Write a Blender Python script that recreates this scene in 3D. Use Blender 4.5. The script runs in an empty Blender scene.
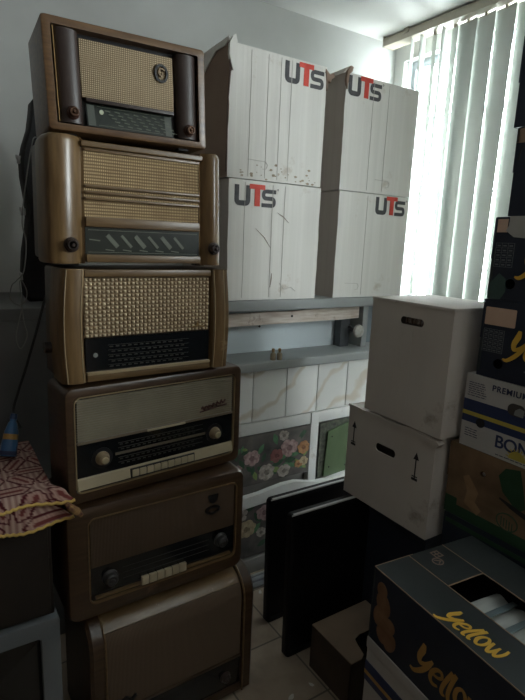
import bpy, bmesh, math, random
from math import sin, cos, pi, radians, sqrt, floor, hypot
from mathutils import Vector, Matrix, noise
random.seed(7)
S = bpy.context.scene
COL = S.collection

# ------------------------------------------------------------------ camera
CH = 1.74
yaw, pitch, roll = radians(33.0), radians(11.8), radians(2.37)
fwd = Vector((sin(yaw)*cos(pitch), cos(yaw)*cos(pitch), -sin(pitch)))
rt = Vector((cos(yaw), -sin(yaw), 0)); up = rt.cross(fwd)
rt2 = cos(roll)*rt + sin(roll)*up; up2 = -sin(roll)*rt + cos(roll)*up
cd = bpy.data.cameras.new('camera'); cam = bpy.data.objects.new('camera', cd); COL.objects.link(cam)
m = Matrix((rt2, up2, -fwd)).transposed().to_4x4(); m.translation = Vector((0, 0, CH)); cam.matrix_world = m
cd.sensor_fit = 'HORIZONTAL'; cd.sensor_width = 36.0; cd.lens = 36.0*520/525; cd.clip_start = 0.02
S.camera = cam

# ------------------------------------------------------------------ world, daylight, exposure
W = bpy.data.worlds.new('world'); S.world = W; W.use_nodes = True
bg = W.node_tree.nodes['Background']
bg.inputs[0].default_value = (0.95, 0.98, 1.0, 1); bg.inputs[1].default_value = 13.0
S.view_settings.view_transform = 'Standard'; S.view_settings.look = 'None'
S.view_settings.gamma = 1.0; S.view_settings.use_curve_mapping = False
S.view_settings.exposure = 1.4
def portal(name, loc, rot, sx, sy):
    l = bpy.data.lights.new(name, 'AREA'); l.shape = 'RECTANGLE'; l.size = sx; l.size_y = sy
    l.cycles.is_portal = True
    o = bpy.data.objects.new(name, l); COL.objects.link(o); o.location = loc; o.rotation_euler = rot
portal('window_daylight_portal', (2.80, 1.42, 1.98), (0, radians(90), 0), 1.9, 2.46)
portal('added_window_daylight_portal', (2.80, -1.05, 2.2), (0, radians(90), 0), 1.5, 1.7)

# ------------------------------------------------------------------ materials
MATS = {}
def mat(name, c1, c2=None, rough=0.6, metal=0.0, scale=(8, 8, 8), nscale=1.0, detail=4, bump=0.0, spec=0.4,
        coat=0.0, dirt=None, dirt_scale=6, dirt_lo=0.58, dirt_hi=0.72, bump_scale=1.0):
    if name in MATS: return MATS[name]
    m = bpy.data.materials.new(name); m.use_nodes = True; nt = m.node_tree; N = nt.nodes; L = nt.links
    b = N['Principled BSDF']; b.inputs['Roughness'].default_value = rough; b.inputs['Metallic'].default_value = metal
    b.inputs['Specular IOR Level'].default_value = spec; b.inputs['Coat Weight'].default_value = coat
    b.inputs['Coat Roughness'].default_value = 0.25
    c2 = c2 or c1
    tc = N.new('ShaderNodeTexCoord'); mp = N.new('ShaderNodeMapping'); mp.inputs['Scale'].default_value = scale
    L.new(tc.outputs['Object'], mp.inputs[0])
    n = N.new('ShaderNodeTexNoise'); n.inputs['Scale'].default_value = nscale; n.inputs['Detail'].default_value = detail
    L.new(mp.outputs[0], n.inputs['Vector'])
    r = N.new('ShaderNodeValToRGB'); r.color_ramp.elements[0].position = 0.32; r.color_ramp.elements[1].position = 0.68
    r.color_ramp.elements[0].color = (*c1, 1); r.color_ramp.elements[1].color = (*c2, 1)
    L.new(n.outputs['Fac'], r.inputs[0]); out = r.outputs[0]
    if dirt:
        n2 = N.new('ShaderNodeTexNoise'); n2.inputs['Scale'].default_value = dirt_scale; n2.inputs['Detail'].default_value = 8
        n2.inputs['Roughness'].default_value = 0.7
        L.new(tc.outputs['Object'], n2.inputs['Vector'])
        mr = N.new('ShaderNodeMapRange'); mr.inputs[1].default_value = dirt_lo; mr.inputs[2].default_value = dirt_hi
        L.new(n2.outputs['Fac'], mr.inputs[0])
        mx = N.new('ShaderNodeMix'); mx.data_type = 'RGBA'
        L.new(mr.outputs[0], mx.inputs[0]); L.new(out, mx.inputs[6]); mx.inputs[7].default_value = (*dirt, 1)
        out = mx.outputs[2]
    L.new(out, b.inputs['Base Color'])
    if bump:
        bp = N.new('ShaderNodeBump'); bp.inputs['Strength'].default_value = bump; bp.inputs['Distance'].default_value = 0.004*bump_scale
        L.new(n.outputs['Fac'], bp.inputs['Height']); L.new(bp.outputs[0], b.inputs['Normal'])
    MATS[name] = m; return m
def wave_mat(name, c1, c2, axis='X', freq=300, rough=0.8, noise_amt=0.3, stain=None, second=None):
    """woven speaker cloth: fine ribs along one or two axes"""
    m = bpy.data.materials.new(name); m.use_nodes = True; nt = m.node_tree; N = nt.nodes; L = nt.links
    b = N['Principled BSDF']; b.inputs['Roughness'].default_value = rough; b.inputs['Specular IOR Level'].default_value = 0.2
    tc = N.new('ShaderNodeTexCoord')
    def wv(ax, f):
        w = N.new('ShaderNodeTexWave'); w.wave_type = 'BANDS'; w.bands_direction = ax; w.inputs['Scale'].default_value = f
        w.inputs['Distortion'].default_value = 0.6; w.inputs['Detail'].default_value = 1
        L.new(tc.outputs['Object'], w.inputs['Vector']); return w.outputs['Fac']
    f = wv(axis, freq)
    if second:
        g = wv(second[0], second[1]); mm = N.new('ShaderNodeMath'); mm.operation = 'MULTIPLY'; L.new(f, mm.inputs[0]); L.new(g, mm.inputs[1]); f = mm.outputs[0]
    mx = N.new('ShaderNodeMix'); mx.data_type = 'RGBA'; L.new(f, mx.inputs[0]); mx.inputs[6].default_value = (*c1, 1); mx.inputs[7].default_value = (*c2, 1)
    n = N.new('ShaderNodeTexNoise'); n.inputs['Scale'].default_value = 14; n.inputs['Detail'].default_value = 6; L.new(tc.outputs['Object'], n.inputs['Vector'])
    m2 = N.new('ShaderNodeMix'); m2.data_type = 'RGBA'; m2.blend_type = 'MIX'
    mr = N.new('ShaderNodeMapRange'); mr.inputs[1].default_value = 0.5; mr.inputs[2].default_value = 0.75; mr.inputs[4].default_value = noise_amt
    L.new(n.outputs['Fac'], mr.inputs[0]); L.new(mr.outputs[0], m2.inputs[0]); L.new(mx.outputs[2], m2.inputs[6])
    m2.inputs[7].default_value = (*(stain or c1), 1)
    L.new(m2.outputs[2], b.inputs['Base Color'])
    bp = N.new('ShaderNodeBump'); bp.inputs['Strength'].default_value = 0.5; bp.inputs['Distance'].default_value = 0.001
    L.new(f, bp.inputs['Height']); L.new(bp.outputs[0], b.inputs['Normal'])
    MATS[name] = m; return m

WALL = mat('wall_paint', (0.49, 0.50, 0.48), (0.53, 0.54, 0.52), rough=0.85, nscale=0.6, bump=0.15, spec=0.2)
DIMWALL = mat('low_bounce_brown_wall', (0.10, 0.07, 0.05), (0.16, 0.12, 0.09), rough=0.7, scale=(6, 6, 1))  # unseen walls, coloured dark to cut bounced fill light
CEIL = mat('ceiling_paint', (0.60, 0.60, 0.575), (0.64, 0.64, 0.615), rough=0.9, nscale=0.3, spec=0.1)
WALNUT = mat('walnut_veneer', (0.0532, 0.0247, 0.0096), (0.1172, 0.0619, 0.0240), rough=0.38, scale=(6, 30, 60), nscale=1.4, detail=6, bump=0.05, coat=0.25)
WOOD_V = mat('upright_veneer', (0.0824, 0.0456, 0.0170), (0.1453, 0.0884, 0.0363), rough=0.35, scale=(50, 30, 5), nscale=1.4, detail=6, bump=0.05, coat=0.3, dirt=(0.36, 0.25, 0.14), dirt_lo=0.62, dirt_hi=0.75)
WOOD_H = mat('pale_brown_veneer', (0.0775, 0.0429, 0.0170), (0.1260, 0.0776, 0.0315), rough=0.4, scale=(5, 30, 60), nscale=1.4, detail=6, bump=0.05, coat=0.2)
WOOD_D = mat('dark_varnished_veneer', (0.0294, 0.0153, 0.0075), (0.0560, 0.0306, 0.0149), rough=0.35, scale=(4, 20, 50), nscale=1.4, detail=6, bump=0.05, coat=0.3, dirt=(0.16, 0.10, 0.06), dirt_lo=0.64, dirt_hi=0.8)
WOOD_W = mat('worn_brown_veneer', (0.0989, 0.0579, 0.0256), (0.1744, 0.1131, 0.0523), rough=0.33, scale=(4, 14, 30), nscale=1.6, detail=6, bump=0.05, coat=0.3, dirt=(0.33, 0.22, 0.13), dirt_scale=22, dirt_lo=0.63, dirt_hi=0.7)
BAKE = mat('brown_bakelite', (0.020, 0.012, 0.010), (0.030, 0.019, 0.015), rough=0.42, spec=0.35)
BLACKP = mat('black_plastic', (0.008, 0.008, 0.009), rough=0.35)
DIALG = mat('dark_dial_glass', (0.006, 0.007, 0.008), rough=0.12, spec=0.6)
GREENP = mat('green_dial_print', (0.085, 0.095, 0.068), rough=0.5)
DIMP = mat('dim_dial_print', (0.026, 0.023, 0.017), rough=0.5)
CREAM = mat('cream_plastic', (0.3220, 0.2730, 0.1820), (0.3640, 0.3080, 0.2100), rough=0.4)
CREAM2 = mat('aged_cream_trim', (0.2380, 0.1750, 0.0980), (0.2940, 0.2240, 0.1330), rough=0.45)
BRASS = mat('aged_brass', (0.30, 0.20, 0.09), rough=0.35, metal=0.9)
COPPER = mat('copper_ring', (0.10, 0.055, 0.035), rough=0.35, metal=0.7)
GRILL1 = wave_mat('beige_ribbed_cloth', (0.13, 0.095, 0.055), (0.50, 0.40, 0.26), 'X', 62, second=('Z', 62), stain=(0.18, 0.12, 0.07), noise_amt=0.25)
GRILL2 = wave_mat('tan_woven_cloth', (0.12, 0.078, 0.038), (0.52, 0.385, 0.21), 'X', 60, second=('Z', 36), stain=(0.12, 0.07, 0.035), noise_amt=0.5)
GRILL3 = mat('straw_waffle_cloth', (0.42, 0.34, 0.22), (0.52, 0.43, 0.28), rough=0.7, scale=(60, 60, 60))
GRILL4 = mat('grey_beige_louvre', (0.14, 0.115, 0.075), (0.18, 0.15, 0.10), rough=0.6, scale=(10, 10, 10))
GRILL5 = wave_mat('brown_speaker_cloth', (0.0468, 0.0303, 0.0193), (0.0825, 0.0550, 0.0358), 'X', 70, stain=(0.08, 0.05, 0.03), noise_amt=0.4)
GRILL6 = wave_mat('taupe_speaker_cloth', (0.0720, 0.0480, 0.0330), (0.1260, 0.0900, 0.0600), 'X', 70, stain=(0.10, 0.065, 0.045), noise_amt=0.4)
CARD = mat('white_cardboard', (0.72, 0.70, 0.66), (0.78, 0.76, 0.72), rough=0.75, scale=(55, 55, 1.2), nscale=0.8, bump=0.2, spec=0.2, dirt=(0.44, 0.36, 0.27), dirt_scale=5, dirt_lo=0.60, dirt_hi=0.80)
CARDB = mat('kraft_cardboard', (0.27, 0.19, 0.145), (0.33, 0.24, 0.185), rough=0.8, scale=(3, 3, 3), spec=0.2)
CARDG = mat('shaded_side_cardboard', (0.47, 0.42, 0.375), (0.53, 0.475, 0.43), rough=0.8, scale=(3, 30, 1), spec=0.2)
CARDW = mat('off_white_cardboard', (0.46, 0.42, 0.385), (0.53, 0.49, 0.45), rough=0.75, scale=(4, 12, 2), nscale=1.0, bump=0.25, spec=0.2, dirt=(0.26, 0.21, 0.17), dirt_scale=4, dirt_lo=0.6, dirt_hi=0.75)
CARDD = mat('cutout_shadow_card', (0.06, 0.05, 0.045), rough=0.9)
NAVY = mat('dark_navy_cardboard', (0.012, 0.016, 0.028), (0.02, 0.026, 0.042), rough=0.5, scale=(4, 4, 4), spec=0.3)
NAVYT = mat('scuffed_navy_cardboard', (0.028, 0.034, 0.036), (0.042, 0.05, 0.051), rough=0.5, scale=(3, 3, 3), spec=0.3)
YEL = mat('yellow_print', (0.62, 0.36, 0.04), (0.68, 0.42, 0.07), rough=0.5)
YELD = mat('dull_yellow_print', (0.36, 0.2, 0.05), rough=0.5)
UGREY = mat('charcoal_logo_ink', (0.055, 0.055, 0.06), (0.09, 0.088, 0.09), rough=0.6, scale=(30, 30, 30))
URED = mat('red_logo_ink', (0.62, 0.055, 0.035), (0.70, 0.09, 0.06), rough=0.6, scale=(30, 30, 30))
INK = mat('black_ink', (0.012, 0.012, 0.014), rough=0.6)
CREASE = mat('cardboard_crease', (0.52, 0.49, 0.45), rough=0.8)
BWHITE = mat('banana_box_white', (0.38, 0.37, 0.36), (0.44, 0.43, 0.415), rough=0.6, scale=(5, 5, 5))
BBLUE = mat('banana_box_blue', (0.018, 0.03, 0.085), (0.024, 0.038, 0.105), rough=0.5)
INKB = mat('blue_black_ink', (0.02, 0.03, 0.08), rough=0.6)
BYEL = mat('banana_box_yellow', (0.42, 0.34, 0.06), rough=0.5)
BROWN = mat('brown_printed_cardboard', (0.10, 0.062, 0.035), (0.20, 0.125, 0.07), rough=0.65, scale=(5, 5, 7), nscale=1.2, detail=6)
GREEN = mat('dark_green_print', (0.012, 0.04, 0.018), (0.02, 0.06, 0.028), rough=0.6)
LABELP = mat('pinkish_paper_label', (0.50, 0.34, 0.25), (0.54, 0.38, 0.29), rough=0.7)
LABELG = mat('grey_paper_label', (0.30, 0.30, 0.28), (0.36, 0.35, 0.33), rough=0.7)
GRIDP = mat('grey_table_print', (0.13, 0.14, 0.15), rough=0.6)
TILEW = None
GREYP = mat('blue_grey_paint', (0.25, 0.265, 0.265), (0.31, 0.325, 0.32), rough=0.5, scale=(3, 3, 3))
RECESS = mat('pale_blue_panel', (0.50, 0.56, 0.59), (0.56, 0.62, 0.65), rough=0.6, scale=(2, 2, 2))
PLANK = mat('worn_plank', (0.50, 0.41, 0.34), (0.70, 0.64, 0.58), rough=0.75, scale=(6, 20, 60), nscale=1.5, detail=7, bump=0.4, dirt=(0.22, 0.14, 0.09), dirt_scale=18, dirt_lo=0.58, dirt_hi=0.7)
WHITEP = mat('white_painted_board', (0.52, 0.52, 0.50), (0.60, 0.60, 0.58), rough=0.5, scale=(4, 4, 4), dirt=(0.32, 0.28, 0.23), dirt_scale=9)
DARKG = mat('dark_grey_paint', (0.05, 0.055, 0.06), (0.07, 0.075, 0.08), rough=0.5)
DARKTOP = mat('shaded_grey_laminate', (0.10, 0.10, 0.10), (0.14, 0.14, 0.14), rough=0.5, scale=(3, 3, 3))  # shade behind the radios, put into the colour of the counter's left part
STEEL = mat('dull_steel', (0.45, 0.46, 0.47), rough=0.35, metal=0.9)
TVB = mat('tv_black', (0.004, 0.004, 0.005), rough=0.4, spec=0.25)
TVS = mat('tv_screen', (0.003, 0.003, 0.004), rough=0.3, spec=0.2)
TVGREY = mat('silver_grey_plastic', (0.095, 0.105, 0.112), (0.12, 0.13, 0.138), rough=0.4)
CRT = mat('dark_picture_tube', (0.014, 0.013, 0.012), rough=0.2)
DARKCAB = mat('black_brown_laminate', (0.012, 0.009, 0.008), (0.018, 0.014, 0.012), rough=0.45)
TRAYC = mat('dusty_brown_card', (0.20, 0.145, 0.10), (0.26, 0.19, 0.13), rough=0.8, scale=(6, 6, 6))
CASEM = mat('black_leatherette', (0.007, 0.006, 0.006), (0.011, 0.010, 0.010), spec=0.2, rough=0.6, scale=(60, 60, 60), bump=0.2)
CABLEG = mat('grey_cable_rubber', (0.20, 0.20, 0.19), rough=0.5)
CABLEB = mat('black_cable_rubber', (0.012, 0.012, 0.012), rough=0.5)
BLUET = mat('blue_tube_plastic', (0.025, 0.09, 0.2), (0.035, 0.11, 0.24), rough=0.3)
TRACK = mat('ivory_metal', (0.36, 0.33, 0.26), (0.40, 0.37, 0.30), rough=0.4)
FRAMEW = mat('window_frame_paint', (0.42, 0.47, 0.50), (0.46, 0.51, 0.54), rough=0.5)

def slat_material():
    m = bpy.data.materials.new('blind_fabric'); m.use_nodes = True; nt = m.node_tree; N = nt.nodes; L = nt.links
    N.remove(N['Principled BSDF']); out = N['Material Output']
    d = N.new('ShaderNodeBsdfDiffuse'); t = N.new('ShaderNodeBsdfTranslucent'); mx = N.new('ShaderNodeMixShader')
    d.inputs[0].default_value = (0.46, 0.485, 0.455, 1); t.inputs[0].default_value = (0.50, 0.55, 0.53, 1); mx.inputs[0].default_value = 0.022
    L.new(d.outputs[0], mx.inputs[1]); L.new(t.outputs[0], mx.inputs[2]); L.new(mx.outputs[0], out.inputs[0]); return m
SLAT = slat_material()
def glass_material():
    m = bpy.data.materials.new('window_glass'); m.use_nodes = True; nt = m.node_tree; N = nt.nodes; L = nt.links
    N.remove(N['Principled BSDF']); out = N['Material Output']
    d = N.new('ShaderNodeBsdfTransparent'); t = N.new('ShaderNodeBsdfGlossy'); t.inputs['Roughness'].default_value = 0.02; mx = N.new('ShaderNodeMixShader')
    lw = N.new('ShaderNodeLayerWeight'); pw = N.new('ShaderNodeMath'); pw.operation = 'POWER'; pw.inputs[1].default_value = 5.0; L.new(lw.outputs['Facing'], pw.inputs[0]); fr = N.new('ShaderNodeMath'); fr.operation = 'MULTIPLY_ADD'; fr.inputs[1].default_value = 0.9; fr.inputs[2].default_value = 0.03; L.new(pw.outputs[0], fr.inputs[0])
    d.inputs[0].default_value = (0.94, 0.97, 0.97, 1)
    L.new(fr.outputs[0], mx.inputs[0]); L.new(d.outputs[0], mx.inputs[1]); L.new(t.outputs[0], mx.inputs[2]); L.new(mx.outputs[0], out.inputs[0]); return m
GLASS = glass_material()
def floor_material():
    m = bpy.data.materials.new('floor_tiles'); m.use_nodes = True; nt = m.node_tree; N = nt.nodes; L = nt.links
    b = N['Principled BSDF']; b.inputs['Roughness'].default_value = 0.45
    tc = N.new('ShaderNodeTexCoord'); mp = N.new('ShaderNodeMapping'); mp.inputs['Location'].default_value = (0.10, 0.02, 0)
    L.new(tc.outputs['Object'], mp.inputs[0])
    br = N.new('ShaderNodeTexBrick'); br.offset = 0.0; br.inputs['Scale'].default_value = 1.0
    br.inputs['Brick Width'].default_value = 0.33; br.inputs['Row Height'].default_value = 0.33; br.inputs['Mortar Size'].default_value = 0.004
    br.inputs['Color1'].default_value = (0.31, 0.245, 0.185, 1); br.inputs['Color2'].default_value = (0.28, 0.22, 0.165, 1); br.inputs['Mortar'].default_value = (0.10, 0.08, 0.06, 1)
    L.new(mp.outputs[0], br.inputs[0])
    n = N.new('ShaderNodeTexNoise'); n.inputs['Scale'].default_value = 7; n.inputs['Detail'].default_value = 8; L.new(tc.outputs['Object'], n.inputs[0])
    mx = N.new('ShaderNodeMix'); mx.data_type = 'RGBA'; mx.blend_type = 'MULTIPLY'; mx.inputs[0].default_value = 0.5
    L.new(br.outputs[0], mx.inputs[6]); L.new(n.outputs['Color'], mx.inputs[7]); 
    r = N.new('ShaderNodeValToRGB'); r.color_ramp.elements[0].color = (0.7, 0.68, 0.65, 1); r.color_ramp.elements[1].color = (1, 1, 1, 1); r.color_ramp.elements[0].position = 0.35; r.color_ramp.elements[1].position = 0.6
    L.new(n.outputs['Fac'], r.inputs[0]); L.new(r.outputs[0], mx.inputs[7]); mx.inputs[0].default_value = 1.0
    L.new(mx.outputs[2], b.inputs['Base Color'])
    return m
FLOOR = floor_material()
def marble_material():
    m = bpy.data.materials.new('veined_wall_tile'); m.use_nodes = True; nt = m.node_tree; N = nt.nodes; L = nt.links
    b = N['Principled BSDF']; b.inputs['Roughness'].default_value = 0.25
    tc = N.new('ShaderNodeTexCoord'); mp = N.new('ShaderNodeMapping'); mp.inputs['Rotation'].default_value = (0, radians(35), 0); mp.inputs['Scale'].default_value = (1, 1, 1)
    L.new(tc.outputs['Object'], mp.inputs[0])
    w = N.new('ShaderNodeTexWave'); w.inputs['Scale'].default_value = 1.6; w.inputs['Distortion'].default_value = 9; w.inputs['Detail'].default_value = 4; w.inputs['Detail Scale'].default_value = 1.2
    w.bands_direction = 'Z'
    L.new(mp.outputs[0], w.inputs['Vector'])
    r = N.new('ShaderNodeValToRGB'); e = r.color_ramp.elements
    e[0].position = 0.0; e[0].color = (0.55, 0.50, 0.43, 1); e[1].position = 0.10; e[1].color = (0.66, 0.66, 0.64, 1)
    L.new(w.outputs['Fac'], r.inputs[0]); L.new(r.outputs[0], b.inputs['Base Color'])
    return m
MARBLE = marble_material()

# ------------------------------------------------------------------ mesh helpers
class MB:
    def __init__(s): s.bm = bmesh.new()
    def _merge(s, b, M=None):
        me = bpy.data.meshes.new('tmp'); 
        if M is not None: bmesh.ops.transform(b, matrix=M, verts=b.verts)
        b.to_mesh(me); b.free(); s.bm.from_mesh(me); bpy.data.meshes.remove(me)
    def box(s, x0, x1, y0, y1, z0, z1, bev=0.0, seg=2, M=None):
        b = bmesh.new(); bmesh.ops.create_cube(b, size=1)
        for v in b.verts: v.co = Vector(((x0+x1)/2+v.co.x*(x1-x0), (y0+y1)/2+v.co.y*(y1-y0), (z0+z1)/2+v.co.z*(z1-z0)))
        if bev: bmesh.ops.bevel(b, geom=b.edges[:], offset=bev, segments=seg, profile=0.6, affect='EDGES')
        s._merge(b, M); return s
    def loft(s, loops, cap0=True, cap1=True, closed=True):
        vs = [[s.bm.verts.new(p) for p in lp] for lp in loops]; n = len(vs[0])
        for a, b in zip(vs, vs[1:]):
            for i in range(n if closed else n-1):
                j = (i+1) % n; s.bm.faces.new((a[i], a[j], b[j], b[i]))
        if cap0: s.bm.faces.new(vs[0][::-1])
        if cap1: s.bm.faces.new(vs[-1])
        return s
    def xz(s, poly, y0, y1):
        return s.loft([[(x, y0, z) for x, z in poly], [(x, y1, z) for x, z in poly]])
    def xy(s, poly, z0, z1):
        return s.loft([[(x, y, z0) for x, y in poly], [(x, y, z1) for x, y in poly]])
    def yz(s, poly, x0, x1):
        return s.loft([[(x0, y, z) for y, z in poly], [(x1, y, z) for y, z in poly]])
    def lathe(s, prof, c, axis='Z', n=24):
        """prof: list of (radius, height along axis)"""
        loops = []
        for r, h in prof:
            r = max(r, 1e-4)
            lp = []
            for i in range(n):
                a = 2*pi*i/n; u, v = r*cos(a), r*sin(a)
                if axis == 'Z': p = (c[0]+u, c[1]+v, c[2]+h)
                elif axis == 'Y': p = (c[0]+u, c[1]-h, c[2]+v)      # height runs toward -y (the front)
                else: p = (c[0]+h, c[1]+u, c[2]+v)
                lp.append(p)
            loops.append(lp)
        return s.loft(loops)
    def tube(s, pts, r, n=8, taper=None):
        pts = [Vector(p) for p in pts]; loops = []
        prev = None
        for i, p in enumerate(pts):
            t = (pts[min(i+1, len(pts)-1)]-pts[max(i-1, 0)]).normalized()
            if prev is None: prev = t.orthogonal().normalized()
            a = (prev - t*prev.dot(t)).normalized(); prev = a; b = t.cross(a)
            rr = r*(taper[i] if taper else 1)
            loops.append([p+a*rr*cos(2*pi*k/n)+b*rr*sin(2*pi*k/n) for k in range(n)])
        return s.loft(loops)
    def stroke(s, pts, w, y0, y1, closed=False):
        """flat ribbon of width w in the XZ plane, mitred, with thickness y0..y1"""
        P = [Vector((x, z)) for x, z in pts]; n = len(P); Lf, Rt = [], []
        for i in range(n):
            a = P[i]-P[i-1] if (i > 0 or closed) else P[1]-P[0]
            b = P[(i+1) % n]-P[i] if (i < n-1 or closed) else a
            a = a.normalized(); b = b.normalized(); t = (a+b)
            t = t.normalized() if t.length > 1e-6 else a
            nn = Vector((-t.y, t.x)); k = max(0.45, nn.dot(Vector((-a.y, a.x))))
            ww = w[i] if isinstance(w, (list, tuple)) else w
            Lf.append(P[i]+nn*ww/2/k); Rt.append(P[i]-nn*ww/2/k)
        rng = range(n if closed else n-1)
        f = lambda q, y: s.bm.verts.new((q.x, y, q.y))
        L0 = [f(q, y0) for q in Lf]; R0 = [f(q, y0) for q in Rt]; L1 = [f(q, y1) for q in Lf]; R1 = [f(q, y1) for q in Rt]
        for i in rng:
            j = (i+1) % n
            for fc in ((L0[i], L0[j], R0[j], R0[i]), (L1[i], R1[i], R1[j], L1[j]), (L0[i], L1[i], L1[j], L0[j]), (R0[i], R0[j], R1[j], R1[i])): s.bm.faces.new(fc)
        if not closed:
            s.bm.faces.new((L0[0], R0[0], R1[0], L1[0])); s.bm.faces.new((L0[-1], L1[-1], R1[-1], R0[-1]))
        return s
    def build(s, name, material, parent=None, loc=None, warp=None, smooth=True, angle=35, M=None):
        bm = s.bm
        if M is not None: bmesh.ops.transform(bm, matrix=M, verts=bm.verts)
        if warp:
            for v in bm.verts: v.co = Vector(warp(*v.co))
        bmesh.ops.recalc_face_normals(bm, faces=bm.faces)
        me = bpy.data.meshes.new(name); bm.to_mesh(me); bm.free()
        if smooth:
            me.shade_smooth(); me.set_sharp_from_angle(angle=radians(angle))
        mats = material if isinstance(material, list) else [material]
        for q in mats: me.materials.append(q)
        o = bpy.data.objects.new(name, me); COL.objects.link(o)
        if parent: o.parent = parent
        if loc: o.location = loc
        return o
def thing(name, label, cat, loc=(0, 0, 0), rz=0.0, group=None):
    o = bpy.data.objects.new(name, None); COL.objects.link(o); o.empty_display_size = 0.05
    o.location = loc; o.rotation_euler = (0, 0, rz); tag(o, label, cat, group); return o
def tag(o, label, cat, group=None):
    o['label'] = label; o['category'] = cat
    if group: o['group'] = group
    return o
def struct(o): o['kind'] = 'structure'; return o
def rrect(x0, x1, z0, z1, r, n=5):
    """rounded rectangle loop in (x, z); r one radius or 4 (bl, br, tr, tl)"""
    rs = r if isinstance(r, (list, tuple)) else [r]*4; P = []
    cs = [(x0+rs[0], z0+rs[0], pi), (x1-rs[1], z0+rs[1], 1.5*pi), (x1-rs[2], z1-rs[2], 0), (x0+rs[3], z1-rs[3], 0.5*pi)]
    for (cx, cz, a0), rr in zip(cs, rs):
        for k in range(n+1):
            a = a0+0.5*pi*k/n; P.append((cx+rr*cos(a), cz+rr*sin(a)))
    return P
def frame_shell(W, H, D, inner, ro, ri, bev=0.012, rec=0.02, x0=0.0, z0=0.0):
    """cabinet with rounded corners and one recessed opening (inner = x0, x1, z0, z1)"""
    mb = MB(); o = rrect(x0, x0+W, z0, z0+H, ro); i = rrect(*inner, ri)
    ins = lambda lp, d: [((x-(x0+W/2))*(1-2*d/W)+(x0+W/2), (z-(z0+H/2))*(1-2*d/H)+(z0+H/2)) for x, z in lp]
    L3 = lambda lp, y: [(x, y, z) for x, z in lp]
    mb.loft([L3(ins(o, bev*.6), D), L3(o, D-bev*.6), L3(o, bev), L3(ins(o, bev*.3), bev*.3), L3(ins(o, bev), 0), L3(i, 0), L3(i, rec)])
    return mb
def poly_face(mb, outer, holes, y, th=0.004):
    """flat panel in XZ with holes, thickness th toward +y"""
    bm = mb.bm; es = []
    for lp in [outer]+holes:
        vs = [bm.verts.new((x, y, z)) for x, z in lp]
        for i in range(len(vs)): es.append(bm.edges.new((vs[i], vs[(i+1) % len(vs)])))
    r = bmesh.ops.triangle_fill(bm, edges=es, use_beauty=True, use_dissolve=False)
    fs = [g for g in r['geom'] if isinstance(g, bmesh.types.BMFace)]
    ex = bmesh.ops.extrude_face_region(bm, geom=fs)
    for v in [g for g in ex['geom'] if isinstance(g, bmesh.types.BMVert)]: v.co.y += th
def pill(cx, cz, w, h, n=8):
    return rrect(cx-w/2, cx+w/2, cz-h/2, cz+h/2, min(w, h)/2*0.98, n)
def text_mesh(txt, size, material, parent, name, M, bold=0.0, shear=0.0, ext=0.0008, sp=1.0):
    c = bpy.data.curves.new(name, 'FONT'); c.body = txt; c.size = size; c.offset = bold; c.shear = shear; c.extrude = ext; c.space_character = sp
    t = bpy.data.objects.new(name, c); COL.objects.link(t)
    bpy.context.view_layer.update()
    dg = bpy.context.evaluated_depsgraph_get(); me = bpy.data.meshes.new_from_object(t.evaluated_get(dg))
    bpy.data.objects.remove(t); me.materials.clear(); me.materials.append(material)
    me.transform(M)
    o = bpy.data.objects.new(name, me); COL.objects.link(o); o.parent = parent; return o
def front_M(x, z, y=-0.001, rot=0.0):
    """text lying in XY -> front face (XZ plane, reads from -y)"""
    return Matrix.Translation((x, y, z)) @ Matrix.Rotation(rot, 4, Vector((0, -1, 0))) @ Matrix.Rotation(pi/2, 4, 'X')

# ------------------------------------------------------------------ room shell
def slab(name, x0, x1, y0, y1, z0, z1, material): return struct(MB().box(x0, x1, y0, y1, z0, z1).build(name, material, smooth=False))
RX0, RX1, RY0, RY1, RZ = -1.9, 2.72, -2.4, 2.72, 3.03
slab('floor', RX0, RX1, RY0, RY1, -0.1, 0, FLOOR)
slab('ceiling', RX0, RX1+.15, RY0, RY1+.15, RZ, RZ+0.1, CEIL)
slab('wall_back', RX0, RX1+.15, RY1, RY1+0.15, 0, RZ, WALL)
slab('wall_left', RX0-0.15, RX0, RY0, RY1, 0, RZ, DIMWALL)
slab('wall_front', RX0, RX1+.15, RY0-0.15, RY0, 0, RZ, DIMWALL)
# window wall with its opening
WY0, WY1, WZ0, WZ1 = 0.20, 2.64, 1.05, 2.92
VY0, VY1 = -1.9, -0.2
mb = MB()
mb.box(RX1, RX1+.15, RY0, VY0, 0, RZ); mb.box(RX1, RX1+.15, VY1, WY0, 0, RZ); mb.box(RX1, RX1+.15, VY0, VY1, 0, 1.5); mb.box(RX1, RX1+.15, VY0, VY1, 2.95, RZ); mb.box(RX1, RX1+.15, WY1, RY1, 0, RZ)
mb.box(RX1, RX1+.15, WY0, WY1, 0, WZ0); mb.box(RX1, RX1+.15, WY0, WY1, WZ1, RZ)
struct(mb.build('wall_right', WALL, smooth=False))
win = struct(thing('window_1', '', '', (RX1+0.06, 0, 0))); del win['label']; del win['category']
mb = MB(); t = 0.05
for y0, y1 in ((WY0, WY0+t), (WY1-t, WY1), (1.79, 1.85), (0.98, 1.04)): mb.box(0, .05, y0, y1, WZ0, WZ1, .004)
for z0, z1 in ((WZ0, WZ0+t), (WZ1-t, WZ1), (2.52, 2.56)): mb.box(0.002, .048, WY0, WY1, z0, z1, .004)
mb.box(0.008, .04, 2.31, 2.33, WZ0, 2.54)
for z in (1.62, 2.07): mb.box(0.012, .036, 1.85, WY1-t, z, z+.014)
mb.build('window_frame', FRAMEW, win)
MB().box(0.02, 0.026, WY0+.02, WY1-.02, WZ0+.02, WZ1-.02).build('pane', GLASS, win, smooth=False)

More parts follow.
